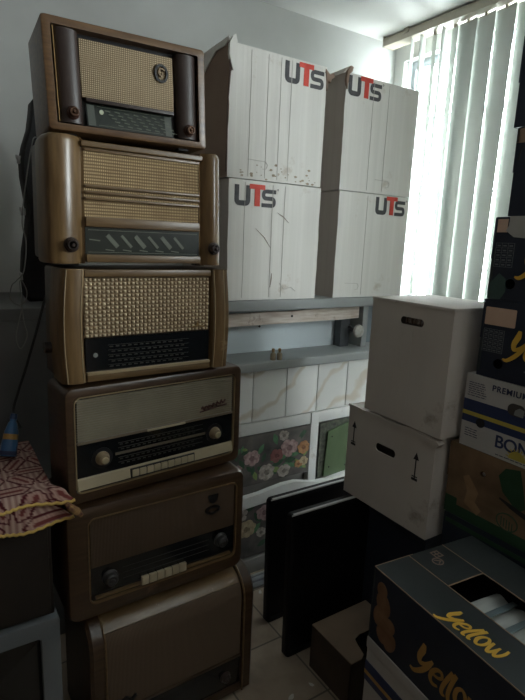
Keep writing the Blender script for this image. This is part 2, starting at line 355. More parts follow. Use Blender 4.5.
win = struct(thing('added_window', '', '', (RX1+0.06, 0, 0))); del win['label']; del win['category']  # unseen window, added to bring more daylight onto the carton fronts
mb = MB()
for y0, y1 in ((VY0, VY0+t), (VY1-t, VY1), (-1.08, -1.02)): mb.box(0, .05, y0, y1, 1.5, 2.95, .004)
for z0, z1 in ((1.5, 1.55), (2.90, 2.95)): mb.box(0.002, .048, VY0, VY1, z0, z1, .004)
mb.build('window_frame', FRAMEW, win)  # frame of the added, unseen window
MB().box(0.02, 0.026, VY0+.02, VY1-.02, 1.52, 2.93).build('pane', GLASS, win, smooth=False)  # pane of the added, unseen window

# ------------------------------------------------------------------ vertical blind
bl = thing('vertical_blind', 'pale grey-green vertical blind hanging in front of the bright window', 'blind', (2.60, 0, 0))
mb = MB(); prof = [(-.06, 2.972), (.03, 2.972), (.03, 3.03), (.012, 3.03), (-.052, 3.024), (-.06, 3.015)]
mb.loft([[(x, 0.22, z) for x, z in prof], [(x, 2.655, z) for x, z in prof]])
mb.build('head_rail', TRACK, bl)
MB().box(-.064, .034, 2.655, 2.66, 2.968, 3.03).box(-.066, -.06, 2.45, 2.49, 3.0, 3.028, .002).build('rail_end_cap', TRACK, bl)
ys = []
y = 1.965
while y > 0.3: ys.append((y, radians(12+5*sin(y*9)))); y -= 0.118
ys += [(2.075, radians(8)), (2.16, radians(36)), (2.235, radians(60)), (2.30, radians(38)), (2.39, radians(62)), (2.47, radians(54))]
for k, (y, a) in enumerate(ys):
    mb = MB(); w = 0.127; loops = []
    sway = 0.01*sin(k*2.3)
    for zi in range(7):
        z = 1.10+(2.965-1.10)*zi/6; q = (1-zi/6); tw = a+radians(2.5)*sin(k*1.7)*q
        lp = []
        for s_, th in ((1, 0.0004), (-1, -0.0004)):
            for j in range(7):
                u = (j/6-.5)*s_*w; bow = 0.006*(1-(2*u/w)**2)+th
                lp.append((sin(tw)*u+cos(tw)*bow, y+cos(tw)*u-sin(tw)*bow+sway*q, z))
        loops.append(lp)
    mb.loft(loops).build('slat', SLAT, bl, angle=60)
    MB().box(-.005, .005, y-.006, y+.006, 2.955, 2.985).build('slat_hook', TRACK, bl)

# ------------------------------------------------------------------ tiled counter with raised shelf
CX0 = -1.0
ct = thing('tiled_counter', 'built-in counter with grey top shelf, recess and marble-veined tile front along the back wall', 'counter', (0, 0, 0))
mb = MB(); mb.box(.93, 2.52, 2.12, 2.715, 1.407, 1.457, .008)
mb.build('top_shelf', GREYP, ct)
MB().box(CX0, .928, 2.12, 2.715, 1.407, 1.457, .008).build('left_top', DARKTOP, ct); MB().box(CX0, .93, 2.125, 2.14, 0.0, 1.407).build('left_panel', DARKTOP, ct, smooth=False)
MB().box(.93, 2.52, 2.06, 2.30, 1.118, 1.165, .012, 3).build('ledge', GREYP, ct)
MB().box(.93, 2.52, 2.285, 2.30, 1.165, 1.407).build('recess_panel', RECESS, ct, smooth=False)
# veined tile panels
edges = [.93, 1.11, 1.325, 1.53, 1.735, 1.945, 2.155, 2.365, 2.52]
for a, b in zip(edges, edges[1:]):
    MB().box(a+.0025, b-.0025, 2.112, 2.14, .845, 1.118, .0015).build('tile_panel', MARBLE, ct)
MB().box(CX0, 2.52, 2.14, 2.72, 0, 1.118).build('counter_body', mat('tile_grout', (0.16, 0.15, 0.14), rough=0.8), ct, smooth=False)
MB().box(.93, 2.52, 2.108, 2.14, .778, .840, .003).build('white_rail', WHITEP, ct)
MB().box(1.700, 1.752, 2.100, 2.14, .44, .842, .003).build('white_upright', WHITEP, ct)
MB().box(.93, 2.52, 2.085, 2.135, 0, .085, .004).build('skirting_board', mat('dusty_grey_board', (0.20, 0.19, 0.175), (0.26, 0.25, 0.23), rough=.6, scale=(5, 5, 5)), ct)
mb = MB()
mb.box(1.97, 2.035, 2.222, 2.28, 1.165, 1.407)
mb.build('shelf_gap_post', DARKG, ct)
MB().box(2.085, 2.125, 2.17, 2.28, 1.165, 1.407, .003).build('shelf_post', GREYP, ct)
MB().box(2.13, 2.5, 2.262, 2.283, 1.168, 1.405).build('grey_side_panel', mat('blue_grey_gloss', (0.22, 0.26, 0.29), (0.34, 0.38, 0.41), rough=0.15, scale=(14, 1, 1)), ct)
# worn plank across the recess
pk = thing('wooden_plank', 'worn whitish wooden plank fixed across the recess under the grey shelf', 'plank', (0, 0, 0))
mb = MB(); loops = []
for i in range(25):
    x = 0.95+(2.075-.95)*i/24; dz = 0.004*noise.noise(Vector((x*6, 0, 3))); ez = 0.004*noise.noise(Vector((x*6, 5, 3)))
    zc = 1.356+(x-1.24)*0.010
    loops.append([(x, 2.195, zc-.034+dz), (x, 2.218, zc-.034+dz), (x, 2.218, zc+.030+ez), (x, 2.195, zc+.030+ez)])
mb.loft(loops).build('board', PLANK, pk)
MB().lathe([(.0, .0), (.006, .0), (.006, .004), (0, .006)], (1.60, 2.195, 1.362), 'Y', 10).build('nail_head', BLACKP, pk)
MB().lathe([(.0, .0), (.006, .0), (.006, .004), (0, .006)], (1.40, 2.195, 1.318), 'Y', 10).build('nail_head', BLACKP, pk)
# round tap knob
kn = thing('wall_tap_knob', 'round grey metal knob on a stub by the right end of the worn plank', 'knob', (2.045, 2.195, 1.262))
MB().lathe([(.034, 0), (.038, .006), (.034, .018), (.02, .024), (0, .024)], (0, -.03, 0), 'Y', 20).build('knob_disc', mat('pitted_zinc', (0.30, 0.29, 0.26), (0.42, 0.41, 0.37), rough=0.45, metal=0.5, scale=(60, 60, 60)), kn)
MB().lathe([(.012, -.022), (.012, .035)], (0, 0, 0), 'Y', 12).build('stub', BLACKP, kn)
MB().tube([(-.005, -.02, 0), (-.035, -.02, .012), (-.05, -.01, .03)], .008).build('lever', BLACKP, kn)
# two little bottles on the ledge
b0 = thing('small_bottle', 'tiny brass-topped glass bottle on the grey ledge, left of the pair', 'bottle', (1.418, 2.085, 1.1655), 0, 'tiny bottles on the ledge')
MB().lathe([(.0, 0), (.013, 0), (.014, .003), (.014, .028), (.011, .034), (.006, .037), (.006, .042), (0, .042)], (0, 0, 0), 'Z', 16).build('bottle_body', mat('amber_glass_paint', (0.30, 0.25, 0.17), rough=0.2), b0)
MB().lathe([(.0, .042), (.0075, .042), (.0075, .056), (.005, .058), (0, .058)], (0, 0, 0), 'Z', 14).build('cap', BRASS, b0)
b1 = b0.copy(); COL.objects.link(b1); b1.location = (1.452, 2.078, 1.1655); b1['label'] = 'tiny brass-topped glass bottle on the grey ledge, right of the pair'
for ch in list(b0.children):
    c = ch.copy(); COL.objects.link(c); c.parent = b1

# floral painting panels
def floral(name, x0, x1, z0, z1, label, seed):
    t = thing(name, label, 'painting', ((x0+x1)/2, 2.10, z0)); w, h = x1-x0, z1-z0
    MB().box(-w/2, w/2, 0, .008, 0, h).build('canvas', mat('mottled_dark_canvas', (0.035, 0.033, 0.032), (0.13, 0.115, 0.105), rough=0.7, scale=(9, 9, 9), nscale=1, detail=7, bump=.2), t, smooth=False)
    rnd = random.Random(seed)
    FP = [mat('flower_pink', (0.22, 0.13, 0.13), (0.44, 0.31, 0.30), rough=.7, scale=(45, 45, 45)), mat('flower_white', (0.20, 0.17, 0.15), (0.42, 0.37, 0.33), rough=.7, scale=(45, 45, 45)),
          mat('flower_orange', (0.24, 0.11, 0.05), (0.42, 0.23, 0.10), rough=.7, scale=(45, 45, 45)), mat('flower_wine', (0.15, 0.05, 0.05), (0.22, 0.09, 0.08), rough=.7, scale=(45, 45, 45)),
          mat('flower_cream', (0.26, 0.20, 0.12), (0.46, 0.37, 0.24), rough=.7, scale=(45, 45, 45))]
    LV = [mat('leaf_green', (0.05, 0.13, 0.06), (0.09, 0.21, 0.10), rough=.7, scale=(40, 40, 40)), mat('leaf_dark', (0.02, 0.055, 0.03), (0.035, 0.085, 0.045), rough=.7, scale=(40, 40, 40)), mat('leaf_lime', (0.13, 0.20, 0.06), (0.20, 0.27, 0.09), rough=.7, scale=(40, 40, 40))]
    return t, w, h, rnd, FP, LV
def blossom(t, cx, cz, r, m, rnd, k=0):
    mb = MB()
    for ring, (rr, n) in enumerate(((.62, 7), (.34, 5), (.0, 1))):
        for i in range(n):
            a = 2*pi*i/n+ring*.5+rnd.random()*.4; ox, oz = cx+rr*r*cos(a), cz+rr*r*.9*sin(a)
            pr = r*(.42-.06*ring)*(0.85+.3*rnd.random()); y = -.0012*(ring+1)-.0004*i-k
            P = [(ox+pr*cos(q*pi/6)*(1+.12*sin(q*2.1+i)), oz+pr*.85*sin(q*pi/6)) for q in range(12)]
            mb.xz(P, y, 0.0)
    mb.build('flower', m, t, smooth=False)
    mb = MB()
    for i in range(5):
        a = 2*pi*i/5+rnd.random(); pr = r*.2; ox, oz = cx+.17*r*cos(a), cz+.17*r*sin(a)
        mb.xz([(ox+pr*cos(q*pi/5), oz+pr*.75*sin(q*pi/5)) for q in range(10)], -.0046-.0002*i-k, 0)
    mb.build('flower_heart', mat('flower_heart_'+m.name, tuple(c*.55 for c in m.node_tree.nodes['Color Ramp'].color_ramp.elements[0].color[:3]), tuple(m.node_tree.nodes['Color Ramp'].color_ramp.elements[0].color[:3]), rough=.7, scale=(90, 90, 90)), t, smooth=False)
def leaf(t, cx, cz, L, a, m, k=0):
    P = []
    for i in range(9): u = i/8; P.append((u*L, .22*L*sin(pi*u)))
    for i in range(7, 0, -1): u = i/8; P.append((u*L, -.22*L*sin(pi*u)))
    P = [(cx+x*cos(a)-z*sin(a), cz+x*sin(a)+z*cos(a)) for x, z in P]
    MB().xz(P, -.0006-k, 0.0).build('leaf', m, t, smooth=False)
t, w, h, rnd, FP, LV = floral('floral_panel', .80, 1.698, .505, .775, 'dark painted panel of pink, white and orange flowers under the veined tiles', 3)
# px fractions across the visible part (x 1.17..1.698)
spots = [(1.325, .655, .048, 0), (1.42, .50+.06, .05, 1), (1.56, .67, .055, 0), (1.655, .655, .040, 2), (1.52, .745, .032, 1), (1.48, .64, .042, 3), (1.53, .545, .04, 1), (1.625, .565, .026, 2), (1.23, .60, .04, 0), (1.66, .575, .03, 4)]
lv = [(1.50, .60, .09, .9, 0), (1.60, .62, .08, 2.2, 0), (1.45, .585, .08, .3, 1), (1.38, .73, .07, 2, 1), (1.62, .72, .06, .5, 1), (1.66, .60, .06, 1.2, 2), (1.36, .60, .07, -.6, 1), (1.52, .58, .08, -.2, 0), (1.60, .60, .07, -1.0, 2), (1.28, .72, .07, 1.2, 1), (1.48, .70, .07, 1.9, 0), (1.68, .53, .06, 2.4, 2), (1.57, .56, .06, .2, 0), (1.25, .66, .06, -1.0, 1)]
cx = (.80+1.698)/2
rl = random.Random(8); lv += [(rl.uniform(1.16, 1.66), rl.uniform(.52, .74), rl.uniform(.035, .075), rl.uniform(0, 6.28), rl.choice((0, 1, 1, 1, 2))) for _ in range(26)]; lv = [q for q in lv if 0 < q[1]-.505+q[2]*sin(q[3]) < .265 and q[0]+q[2]*cos(q[3]) < 1.69]
for i, (x, z, L, a, k) in enumerate(lv): leaf(t, x-cx, z-.505, L, a, LV[k], i*1e-5)
for i, (x, z, r, k) in enumerate(spots): blossom(t, x-cx, z-.505, r, FP[k], rnd, i*2e-5)
t, w, h, rnd, FP, LV = floral('floral_panel', .80, 1.98, .095, .415, 'dark painted flower panel near the floor, partly hidden by the leaning screens', 5)
cx = (.80+1.98)/2
for i, (x, z, L, a, k) in enumerate([(1.30, .36, .07, .5, 1), (1.40, .28, .08, 2.2, 1), (1.34, .22, .08, .8, 0), (1.45, .20, .07, 1.6, 1), (1.20, .30, .08, 1.2, 1), (1.38, .14, .07, .4, 1)]): leaf(t, x-cx, z-.095, L, a, LV[k], i*1e-5)
for i, (x, z, r, k) in enumerate([(1.31, .26, .055, 4), (1.27, .35, .045, 1), (1.42, .33, .05, 0), (1.22, .20, .05, 4), (1.40, .22, .03, 1), (1.46, .15, .03, 3)]): blossom(t, x-cx, z-.095, r, FP[k], rnd, i*2e-5)
# green framed board right of the upright
t = thing('green_board', 'tilted green board in a dark frame right of the white upright', 'board', (1.90, 2.09, .45))
MB().box(-.14, .40, .004, .012, 0, .325).build('backing', mat('speckled_black_print', (0.012, 0.012, 0.01), (0.09, 0.10, 0.07), rough=.6, scale=(45, 45, 45), detail=6), t, smooth=False)
mb = MB(); mb.xz([(-.105, .01), (.40, .01), (.40, .335), (.10, .315), (-.09, .272)], -.008, .003)
mb.build('board', mat('scratched_green_paint', (0.055, 0.085, 0.04), (0.085, 0.125, 0.062), rough=.5, scale=(8, 8, 3), detail=8), t)
for x, z in ((-.07, .06), (-.06, .24), (.05, .05)): MB().lathe([(0, 0), (.005, 0), (.004, .003), (0, .004)], (x, -.008, z), 'Y', 8).build('screw', BLACKP, t)
# wavy white lath across the panels
t = thing('white_lath', 'bent white painted lath running across the front of the flower panels', 'board', (0, 2.05, 0))
topz = [(.90, .455), (1.15, .463), (1.25, .470), (1.35, .474), (1.42, .483), (1.50, .492), (1.58, .491), (1.66, .470), (1.72, .456), (1.80, .452), (1.90, .462), (2.02, .470), (2.3, .47)]
botz = [(2.3, .43), (2.02, .43), (1.90, .425), (1.80, .415), (1.72, .418), (1.66, .428), (1.58, .441), (1.50, .437), (1.42, .420), (1.35, .414), (1.25, .408), (1.15, .402), (.90, .39)]
mb = MB(); loops = [[(a[0], 0, a[1]), (a[0], .03, a[1]), (a[0], .03, b[1]), (a[0], 0, b[1])] for a, b in zip(topz, botz[::-1])]
mb.loft(loops).build('lath', WHITEP, t)
# track rails on the floor
t = tag(MB().box(.98, 1.9, 2.045, 2.060, 0, .012, .002).box(.98, 1.9, 2.005, 2.015, 0, .016, .002).box(.98, 1.9, 1.965, 1.975, 0, .012, .002).box(.98, 1.9, 1.965, 2.06, 0, .003).build('sliding_door_track', STEEL), 'grey metal sliding track on the floor below the flower panels', 'track')
# paper scraps on the floor
def scrap(name, x, y, s, a, label):
    P = [(s*(1+.25*sin(3*q+a))*cos(q), s*.55*sin(q)) for q in [2*pi*i/9 for i in range(9)]]
    mb = MB(); mb.xy(P, 0.001, 0.0022); o = mb.build(name, mat('scrap_paper', (0.5, 0.48, 0.44), rough=.7), loc=(x, y, 0), smooth=False, warp=lambda X, Y, Z: (X, Y, Z+.25*abs(X)**1.2*.3)); o.rotation_euler = (0, 0, a); tag(o, label, 'paper scrap')
scrap('paper_scrap', 1.075, 1.345, .016, .4, 'torn white paper scrap on the floor tiles in front of the nearer screen')
scrap('paper_scrap', 1.18, 1.352, .012, 2.0, 'small paper scrap on the floor beside the brown cardboard tray')
scrap('paper_scrap', 1.30, 1.93, .014, 1.0, 'brown curled leaf-like scrap on the floor near the metal track')

# ------------------------------------------------------------------ white UTS boxes
def rpath(pts, r, n=4):
    out = [pts[0]]
    for a, b, c in zip(pts, pts[1:], pts[2:]):
        a, b, c = Vector(a), Vector(b), Vector(c); d0 = (a-b); d1 = (c-b); q = min(r, d0.length*.49, d1.length*.49)
        p0 = b+d0.normalized()*q; p1 = b+d1.normalized()*q
        for k in range(n+1): t = k/n; out.append(tuple(p0*(1-t)**2+b*2*t*(1-t)+p1*t*t))
    out.append(pts[-1]); return out
def logo(parent, x, z, w, h, y=-.0012):
    """block letters U T S; x,z lower-left; the T is red and overlaps"""
    t = h*.24; uw = w*.36
    def f(pts): return [(x+a, z+b) for a, b in pts]
    r = h*.16
    MB().stroke(f(rpath([(t/2, h*.94), (t/2, t/2), (uw-t/2, t/2), (uw-t/2, h*.94)], r)), t, y, 0).build('logo_letter_u', UGREY, parent, smooth=False)
    MB().box(x+w*.34, x+w*.70, y*1.6, 0, z+h*.80, z+h*1.02).box(x+w*.46, x+w*.585, y*1.6, 0, z+h*.02, z+h*.82).build('logo_letter_t', URED, parent, smooth=False)
    sx0, sx1 = x+w*.63, x+w*.97
    tt = t*.78
    MB().stroke(rpath([(sx1, z+h*.84-tt/2), (sx0+tt/2, z+h*.84-tt/2), (sx0+tt/2, z+h*.42), (sx1-tt/2, z+h*.42), (sx1-tt/2, z+tt/2), (sx0, z+tt/2)], r), tt, y, 0).build('logo_letter_s', UGREY, parent, smooth=False)
    MB().stroke([(sx1+w*.045+.004*cos(a), z+h*.86+.004*sin(a)) for a in [i*pi/4 for i in range(8)]], .0016, y, 0, closed=True).build('registered_mark', UGREY, parent, smooth=False)
def wavy_box(w, d, h, seed, taper=0.0, amp=.006, wl=.0, n=10):
    """slumped cardboard carton; front at y=0; returns MB with face materials by side: 0 front/top, 1 sides"""
    bm = bmesh.new(); bmesh.ops.create_cube(bm, size=1)
    bmesh.ops.subdivide_edges(bm, edges=bm.edges[:], cuts=n, use_grid_fill=True)
    for v in bm.verts:
        x, y, z = (v.co.x+.5), (v.co.y+.5), (v.co.z+.5)
        k = 4*x*(1-x); kz = 4*z*(1-z)
        nx = noise.noise(Vector((x*3, y*3, z*3+seed)))
        X = x*w; Y = y*d; Z = z*h
        if y < .01: Y += amp*max(0, nx+.25)*kz*k*.8
        if x < .01: X += amp*noise.noise(Vector((y*4, z*5, seed)))*1.2*kz
        if x > .99: X += amp*noise.noise(Vector((y*4, z*5, seed+4)))*1.2*kz
        X += taper*(0.5-z)*(x-.5)*w
        v.co = Vector((X, Y, Z))
    return bm
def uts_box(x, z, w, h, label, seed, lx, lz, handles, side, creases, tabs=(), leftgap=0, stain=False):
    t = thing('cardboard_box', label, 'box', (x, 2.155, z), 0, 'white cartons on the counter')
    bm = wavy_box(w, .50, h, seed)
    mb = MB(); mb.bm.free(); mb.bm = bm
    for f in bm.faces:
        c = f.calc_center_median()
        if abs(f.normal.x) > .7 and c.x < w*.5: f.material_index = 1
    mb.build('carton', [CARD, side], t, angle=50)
    logo(t, lx, lz, .235, .098)
    mb = MB()
    for cx_ in creases:
        pts = [(cx_+.002*noise.noise(Vector((zz*9, cx_*7, seed))), zz) for zz in [h*.02+(h*.96)*i/12 for i in range(13)]]
        mb.stroke(pts, .0022, -.0016, .0)
    mb.build('fold_crease', CREASE, t, smooth=False)
    for hx, hz, hw in handles:
        MB().stroke([(hx-hw/2, hz+.012), (hx+hw/2-.012, hz+.010), (hx+hw/2, hz-.004), (hx+hw/2-.008, hz-.022), (hx+hw/4, hz-.024)], .0022, -.0016, 0).build('handle_perforation', CREASE, t, smooth=False)
    return t
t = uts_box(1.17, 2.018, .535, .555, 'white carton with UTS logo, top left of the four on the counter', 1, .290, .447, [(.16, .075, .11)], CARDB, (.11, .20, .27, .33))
# torn raised corner, grey patch and crumpled flap
MB().xz([(-.008, .50), (.012, .44), (.02, .50), (.03, .556), (.022, .585), (.008, .575), (-.006, .545)], -.012, .004).build('torn_corner', CARD, t)
mb = MB(); mb.loft([[(.0, .0, .555), (.0, .0, .56), (.02, .0, .582), (.024, 0, .578)], [(-.012, .25, .552), (-.012, .25, .556), (.0, .25, .565), (.004, .25, .562)], [(-.005, .49, .552), (-.005, .49, .556), (.0, .49, .56), (.003, .49, .557)]]); mb.build('lid_flap', CARD, t)
MB().yz([(.0, .575), (.5, .555), (.5, .39), (.40, .44), (.26, .47), (.12, .545), (.03, .545)], -.006, -.001).build('torn_lining', CARD, t)
MB().xz([(.525, .545), (.552, .525), (.575, .535), (.580, .515), (.562, .507), (.556, .488), (.543, .50), (.538, .45), (.532, .50)], -.006, .012).build('torn_corner', CARDB, t)
MB().stroke([(-.004, .555), (.006, .50), (.002, .42), (-.006, .30), (-.004, .16), (-.008, .02)], [.004, .018, .006, .004, .003, .004], -.004, 0).build('worn_edge', mat('dark_brown_tear', (0.09, 0.055, 0.045), rough=.8), t)
mb = MB()
rs = random.Random(4)
for i in range(34):
    px, pz, r = rs.uniform(.05, .50), abs(rs.gauss(0, .035))+.006, rs.uniform(.002, .010)
    mb.xz([(px+r*(1+.4*sin(5*q+i))*cos(q), pz+r*.6*sin(q)) for q in [2*pi*k/9 for k in range(9)]], -.0012-i*1e-5, 0)
mb.build('stain', mat('brown_stain', (0.34, 0.27, 0.19), (0.46, 0.39, 0.30), rough=.8, scale=(30, 30, 30)), t, smooth=False)
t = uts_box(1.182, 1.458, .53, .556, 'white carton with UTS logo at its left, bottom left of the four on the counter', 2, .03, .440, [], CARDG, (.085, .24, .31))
MB().stroke([(.245, .06), (.250, .10), (.252, .13)], [.002, .006, .002], -.0016, 0).stroke([(.15, .34), (.20, .30), (.24, .25)], [.001, .004, .001], -.0016, 0).stroke([(.27, .42), (.31, .40), (.34, .375)], [.001, .004, .001], -.0016, 0).build('scuff_mark', mat('scuff_brown', (0.25, 0.20, 0.16), rough=.8), t, smooth=False)
MB().stroke([(.30, .08), (.33, .05), (.37, .06), (.40, .04)], .003, -.0015, 0).build('scuff_mark', CREASE, t, smooth=False)
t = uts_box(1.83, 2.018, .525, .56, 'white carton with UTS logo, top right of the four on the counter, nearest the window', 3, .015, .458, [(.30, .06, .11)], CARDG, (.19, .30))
MB().xz([(-.006, .52), (.0, .565), (.02, .59), (.036, .585), (.03, .565), (.012, .55), (.004, .48)], -.008, .006).build('torn_corner', CARDB, t)
mb = MB(); mb.loft([[(-.02, .0, .548), (-.02, .0, .552), (.018, .0, .590), (.022, 0, .586)], [(-.03, .3, .546), (-.03, .3, .55), (.0, .3, .575), (.004, .3, .572)]]); mb.build('lid_flap', CARDG, t)
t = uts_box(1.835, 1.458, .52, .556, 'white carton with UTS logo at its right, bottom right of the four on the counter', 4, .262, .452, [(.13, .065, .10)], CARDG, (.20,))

# ------------------------------------------------------------------ radios
def knob(parent, x, z, r, y=0.0, m=BAKE, ring=COPPER, name='knob'):
    k = MB().lathe([(r, 0), (r, .005), (r*.86, .008), (r*.80, .008), (r*.76, .018), (r*.62, .021), (r*.55, .018), (r*.3, .018), (0, .020)], (x, y, z), 'Y', 28).build(name, m, parent)
    MB().lathe([(r*.60, .019), (r*.60, .0225), (r*.50, .0225), (r*.48, .019)], (x, y, z), 'Y', 28).build('knob_ring', ring, k)
    MB().lathe([(r*.26, .018), (r*.26, .024), (r*.16, .027), (0, .027)], (x, y, z), 'Y', 20).build('knob_cap', ring, k)
    return k
def feet(parent, w, d, m=BLACKP):
    for fx in (.06, w-.06):
        for fy in (.05, d-.05): MB().box(fx-.015, fx+.015, fy-.015, fy+.015, 0, .009).build('foot', m, parent)
RY = 1.50
# --- radio 1: boxy walnut case, bakelite columns
def radio1():
    w, h, d = .440, .275, .24
    t = thing('vintage_radio', 'small boxy walnut radio with two dark bakelite columns, topmost of the stack', 'radio', (.294, RY, 1.995), radians(-2.5), 'stacked old valve radios')
    def wp(x, y, z): return (x-.012*(z/h), y, z)
    frame_shell(w, h-.006, d, (.022, w-.022, .024, h-.020), .010, .004, .006, .035, z0=.006).build('cabinet', WALNUT, t, warp=wp)
    feet(t, w, d)
    MB().box(.026, w-.026, .030, .034, .026, h-.022).build('front_recess', BLACKP, t, warp=wp)
    for x0, x1 in ((.028, .090), (w-.088, w-.026)):
        P = [(x0, .030)]+[((x0+x1)/2-(x1-x0)/2*cos(a), .018-.020*sin(a)) for a in [pi*i/10 for i in range(11)]]+[(x1, .030)]
        MB().xy(P, .028, h-.024).build('bakelite_column', BAKE, t, warp=wp, angle=50)
    MB().box(.027, .029, .002, .03, .028, h-.024).build('gilt_strip', BRASS, t, warp=wp)
    MB().box(.090, w-.094, .012, .028, .098, h-.036, .004).build('grille_cloth', GRILL1, t, warp=wp)
    MB().box(.100, w-.096, .008, .028, .088, .098, .002).build('cross_bar', BAKE, t, warp=wp)
    dl = MB().loft([[(.100, .010, .028), (w-.100, .010, .028), (w-.100, .010, .030), (.100, .010, .030)], [(.100, .024, .086), (w-.100, .024, .086), (w-.100, .028, .088), (.100, .028, .088)]]).build('dial', mat('green_black_dial', (0.010, 0.013, 0.011), (0.016, 0.02, 0.016), rough=.25), t, warp=wp)
    mb = MB()
    for xa in (.103, w-.122): MB().box(xa, xa+.019, .0095, .0115, .030, .084).build('dial_end_strip', mat('grey_green_enamel', (0.06, 0.066, 0.055), rough=.4), t, warp=lambda x, y, z: wp(x, y+.014*(z-.028)/.058-.001, z))
    mb = MB()
    for r in range(5):
        for c in range(7):
            x = .150+c*.026+r*.008; z = .074-r*.0085
            mb.stroke([(x, z), (x+.014, z-.0015)], .0028, .009, .0105)
    mb.stroke([(.13, .082), (w-.13, .082)], .0012, .009, .0105); mb.stroke([(.13, .033), (w-.13, .033)], .0012, .009, .0105)
    mb.build('dial_scale', GREENP, t, warp=lambda x, y, z: wp(x, y+.014*(z-.028)/.058-.001, z), smooth=False)
    MB().lathe([(.006, 0), (.006, .002), (0, .002)], (.137, .018, .068), 'Y', 14).build('tuning_eye', mat('pale_eye', (0.34, 0.36, 0.26), rough=.3), t)
    # emblem
    e = MB().stroke([(w-.130+.017*cos(a), h-.083+.021*sin(a)) for a in [2*pi*i/20 for i in range(20)]], .006, .006, .012, closed=True).build('emblem', BLACKP, t, warp=wp)
    MB().stroke([(w-.130+(.011-.0008*i)*cos(.6+i*.55), h-.083+(.014-.001*i)*sin(.6+i*.55)) for i in range(12)], .004, .005, .011).build('emblem_scroll', mat('tarnished_brass', (0.14, 0.10, 0.06), rough=.5, metal=.5), e, warp=wp)
    knob(t, .060, .052, .0165, .0, mat('red_brown_bakelite', (0.045, 0.02, 0.014), rough=.3)); knob(t, w-.058, .050, .0165, .0, mat('red_brown_bakelite', (0.045, 0.02, 0.014), rough=.3))
radio1()
# --- radio 2: upright rounded pillars
def radio2():
    w, h, d = .528, .338, .26
    t = thing('vintage_radio', 'brown radio with rounded wooden pillars and three bars across the grille, second from top', 'radio', (.274, RY, 1.655), 0, 'stacked old valve radios')
    def wp(x, y, z):
        k = z/h; x = x+.004*k if x < w/2 else x-.010*k*((x-w/2)/(w/2))
        return (x, y, z)
    MB().box(.012, w-.012, .03, d, .010, h-.002, .012, 3).build('cabinet', WOOD_D, t, warp=wp)
    feet(t, w, d)
    def pil(x0, x1, side):
        P = []
        n = 14
        if side < 0: P = [(x0+.0, .12), (x0-.004, .05)]+[(x0+(x1-x0)*i/n, .022-.034*sin(pi*min(1, .12+.88*i/n)) ) for i in range(1, n)]+[(x1, .012), (x1, .05), (x1, .12)]
        else: P = [(x0, .12), (x0, .012)]+[(x0+(x1-x0)*i/n, .022-.034*sin(pi*min(1, .12+.88*(n-i)/n))) for i in range(1, n)]+[(x1+.004, .05), (x1, .12)]
        return P
    nn = 8
    for side, (x0, x1) in ((-1, (.0, .104)), (1, (w-.072, w))):
        P = pil(x0, x1, side); loops = []
        cxx, cyy = sum(p[0] for p in P)/len(P), sum(p[1] for p in P)/len(P)
        for z, s in ((.004, .96), (.010, 1), (h*.5, 1), (h-.016, 1), (h-.006, .95), (h, .82)):
            loops.append([(cxx+(px-cxx)*s, cyy+(py-cyy)*s, z) for px, py in P])
        MB().loft(loops).build('pillar', WOOD_V, t, warp=wp, angle=50)
    x0, x1 = .104, w-.074
    MB().box(x0, x1, -.004, .03, .008, .030, .004).build('bottom_ledge', WOOD_H, t, warp=wp)
    MB().box(x0, x1, .010, .035, .030, .105).build('dial', mat('green_black_dial', (0.010, 0.013, 0.011)), t, warp=wp)
    mb = MB()
    for c in range(6):
        x = .165+c*.041
        mb.stroke([(x, .084), (x+.030, .052)], .012 if c % 2 == 0 else .008, .0085, .0105)
    for c in range(5): mb.stroke([(.16+c*.05, .044), (.185+c*.05, .041)], .003, .0085, .0105)
    mb.stroke([(.115, .071), (.145, .068)], .003, .0085, .0105)
    mb.stroke([(x0+.008, .097), (x1-.008, .097)], .0015, .0085, .0105); mb.stroke([(x0+.008, .036), (x1-.008, .036)], .0015, .0085, .0105)
    mb.build('dial_scale', GREENP, t, warp=wp, smooth=False)
    MB().box(x0, x1, .000, .03, .105, .132, .004).build('cross_strip', WOOD_H, t, warp=wp)
    MB().box(x0, x1, .012, .03, .132, h-.022).build('grille_cloth', GRILL2, t, warp=wp)
    for z in (.178, .194, .210): MB().box(x0, x1, .002, .016, z, z+.0065, .002).build('grille_bar', WOOD_H, t, warp=wp)
    MB().box(x0-.01, x1+.01, .0, .05, h-.024, h-.008, .005, 3).box(x0, x1, .006, .02, h-.034, h-.026, .002).build('top_rail', WOOD_H, t, warp=wp)
    knob(t, .062, .055, .020, -.012, BAKE, BAKE); knob(t, w-.036, .056, .019, -.012, BAKE, BAKE)
radio2()
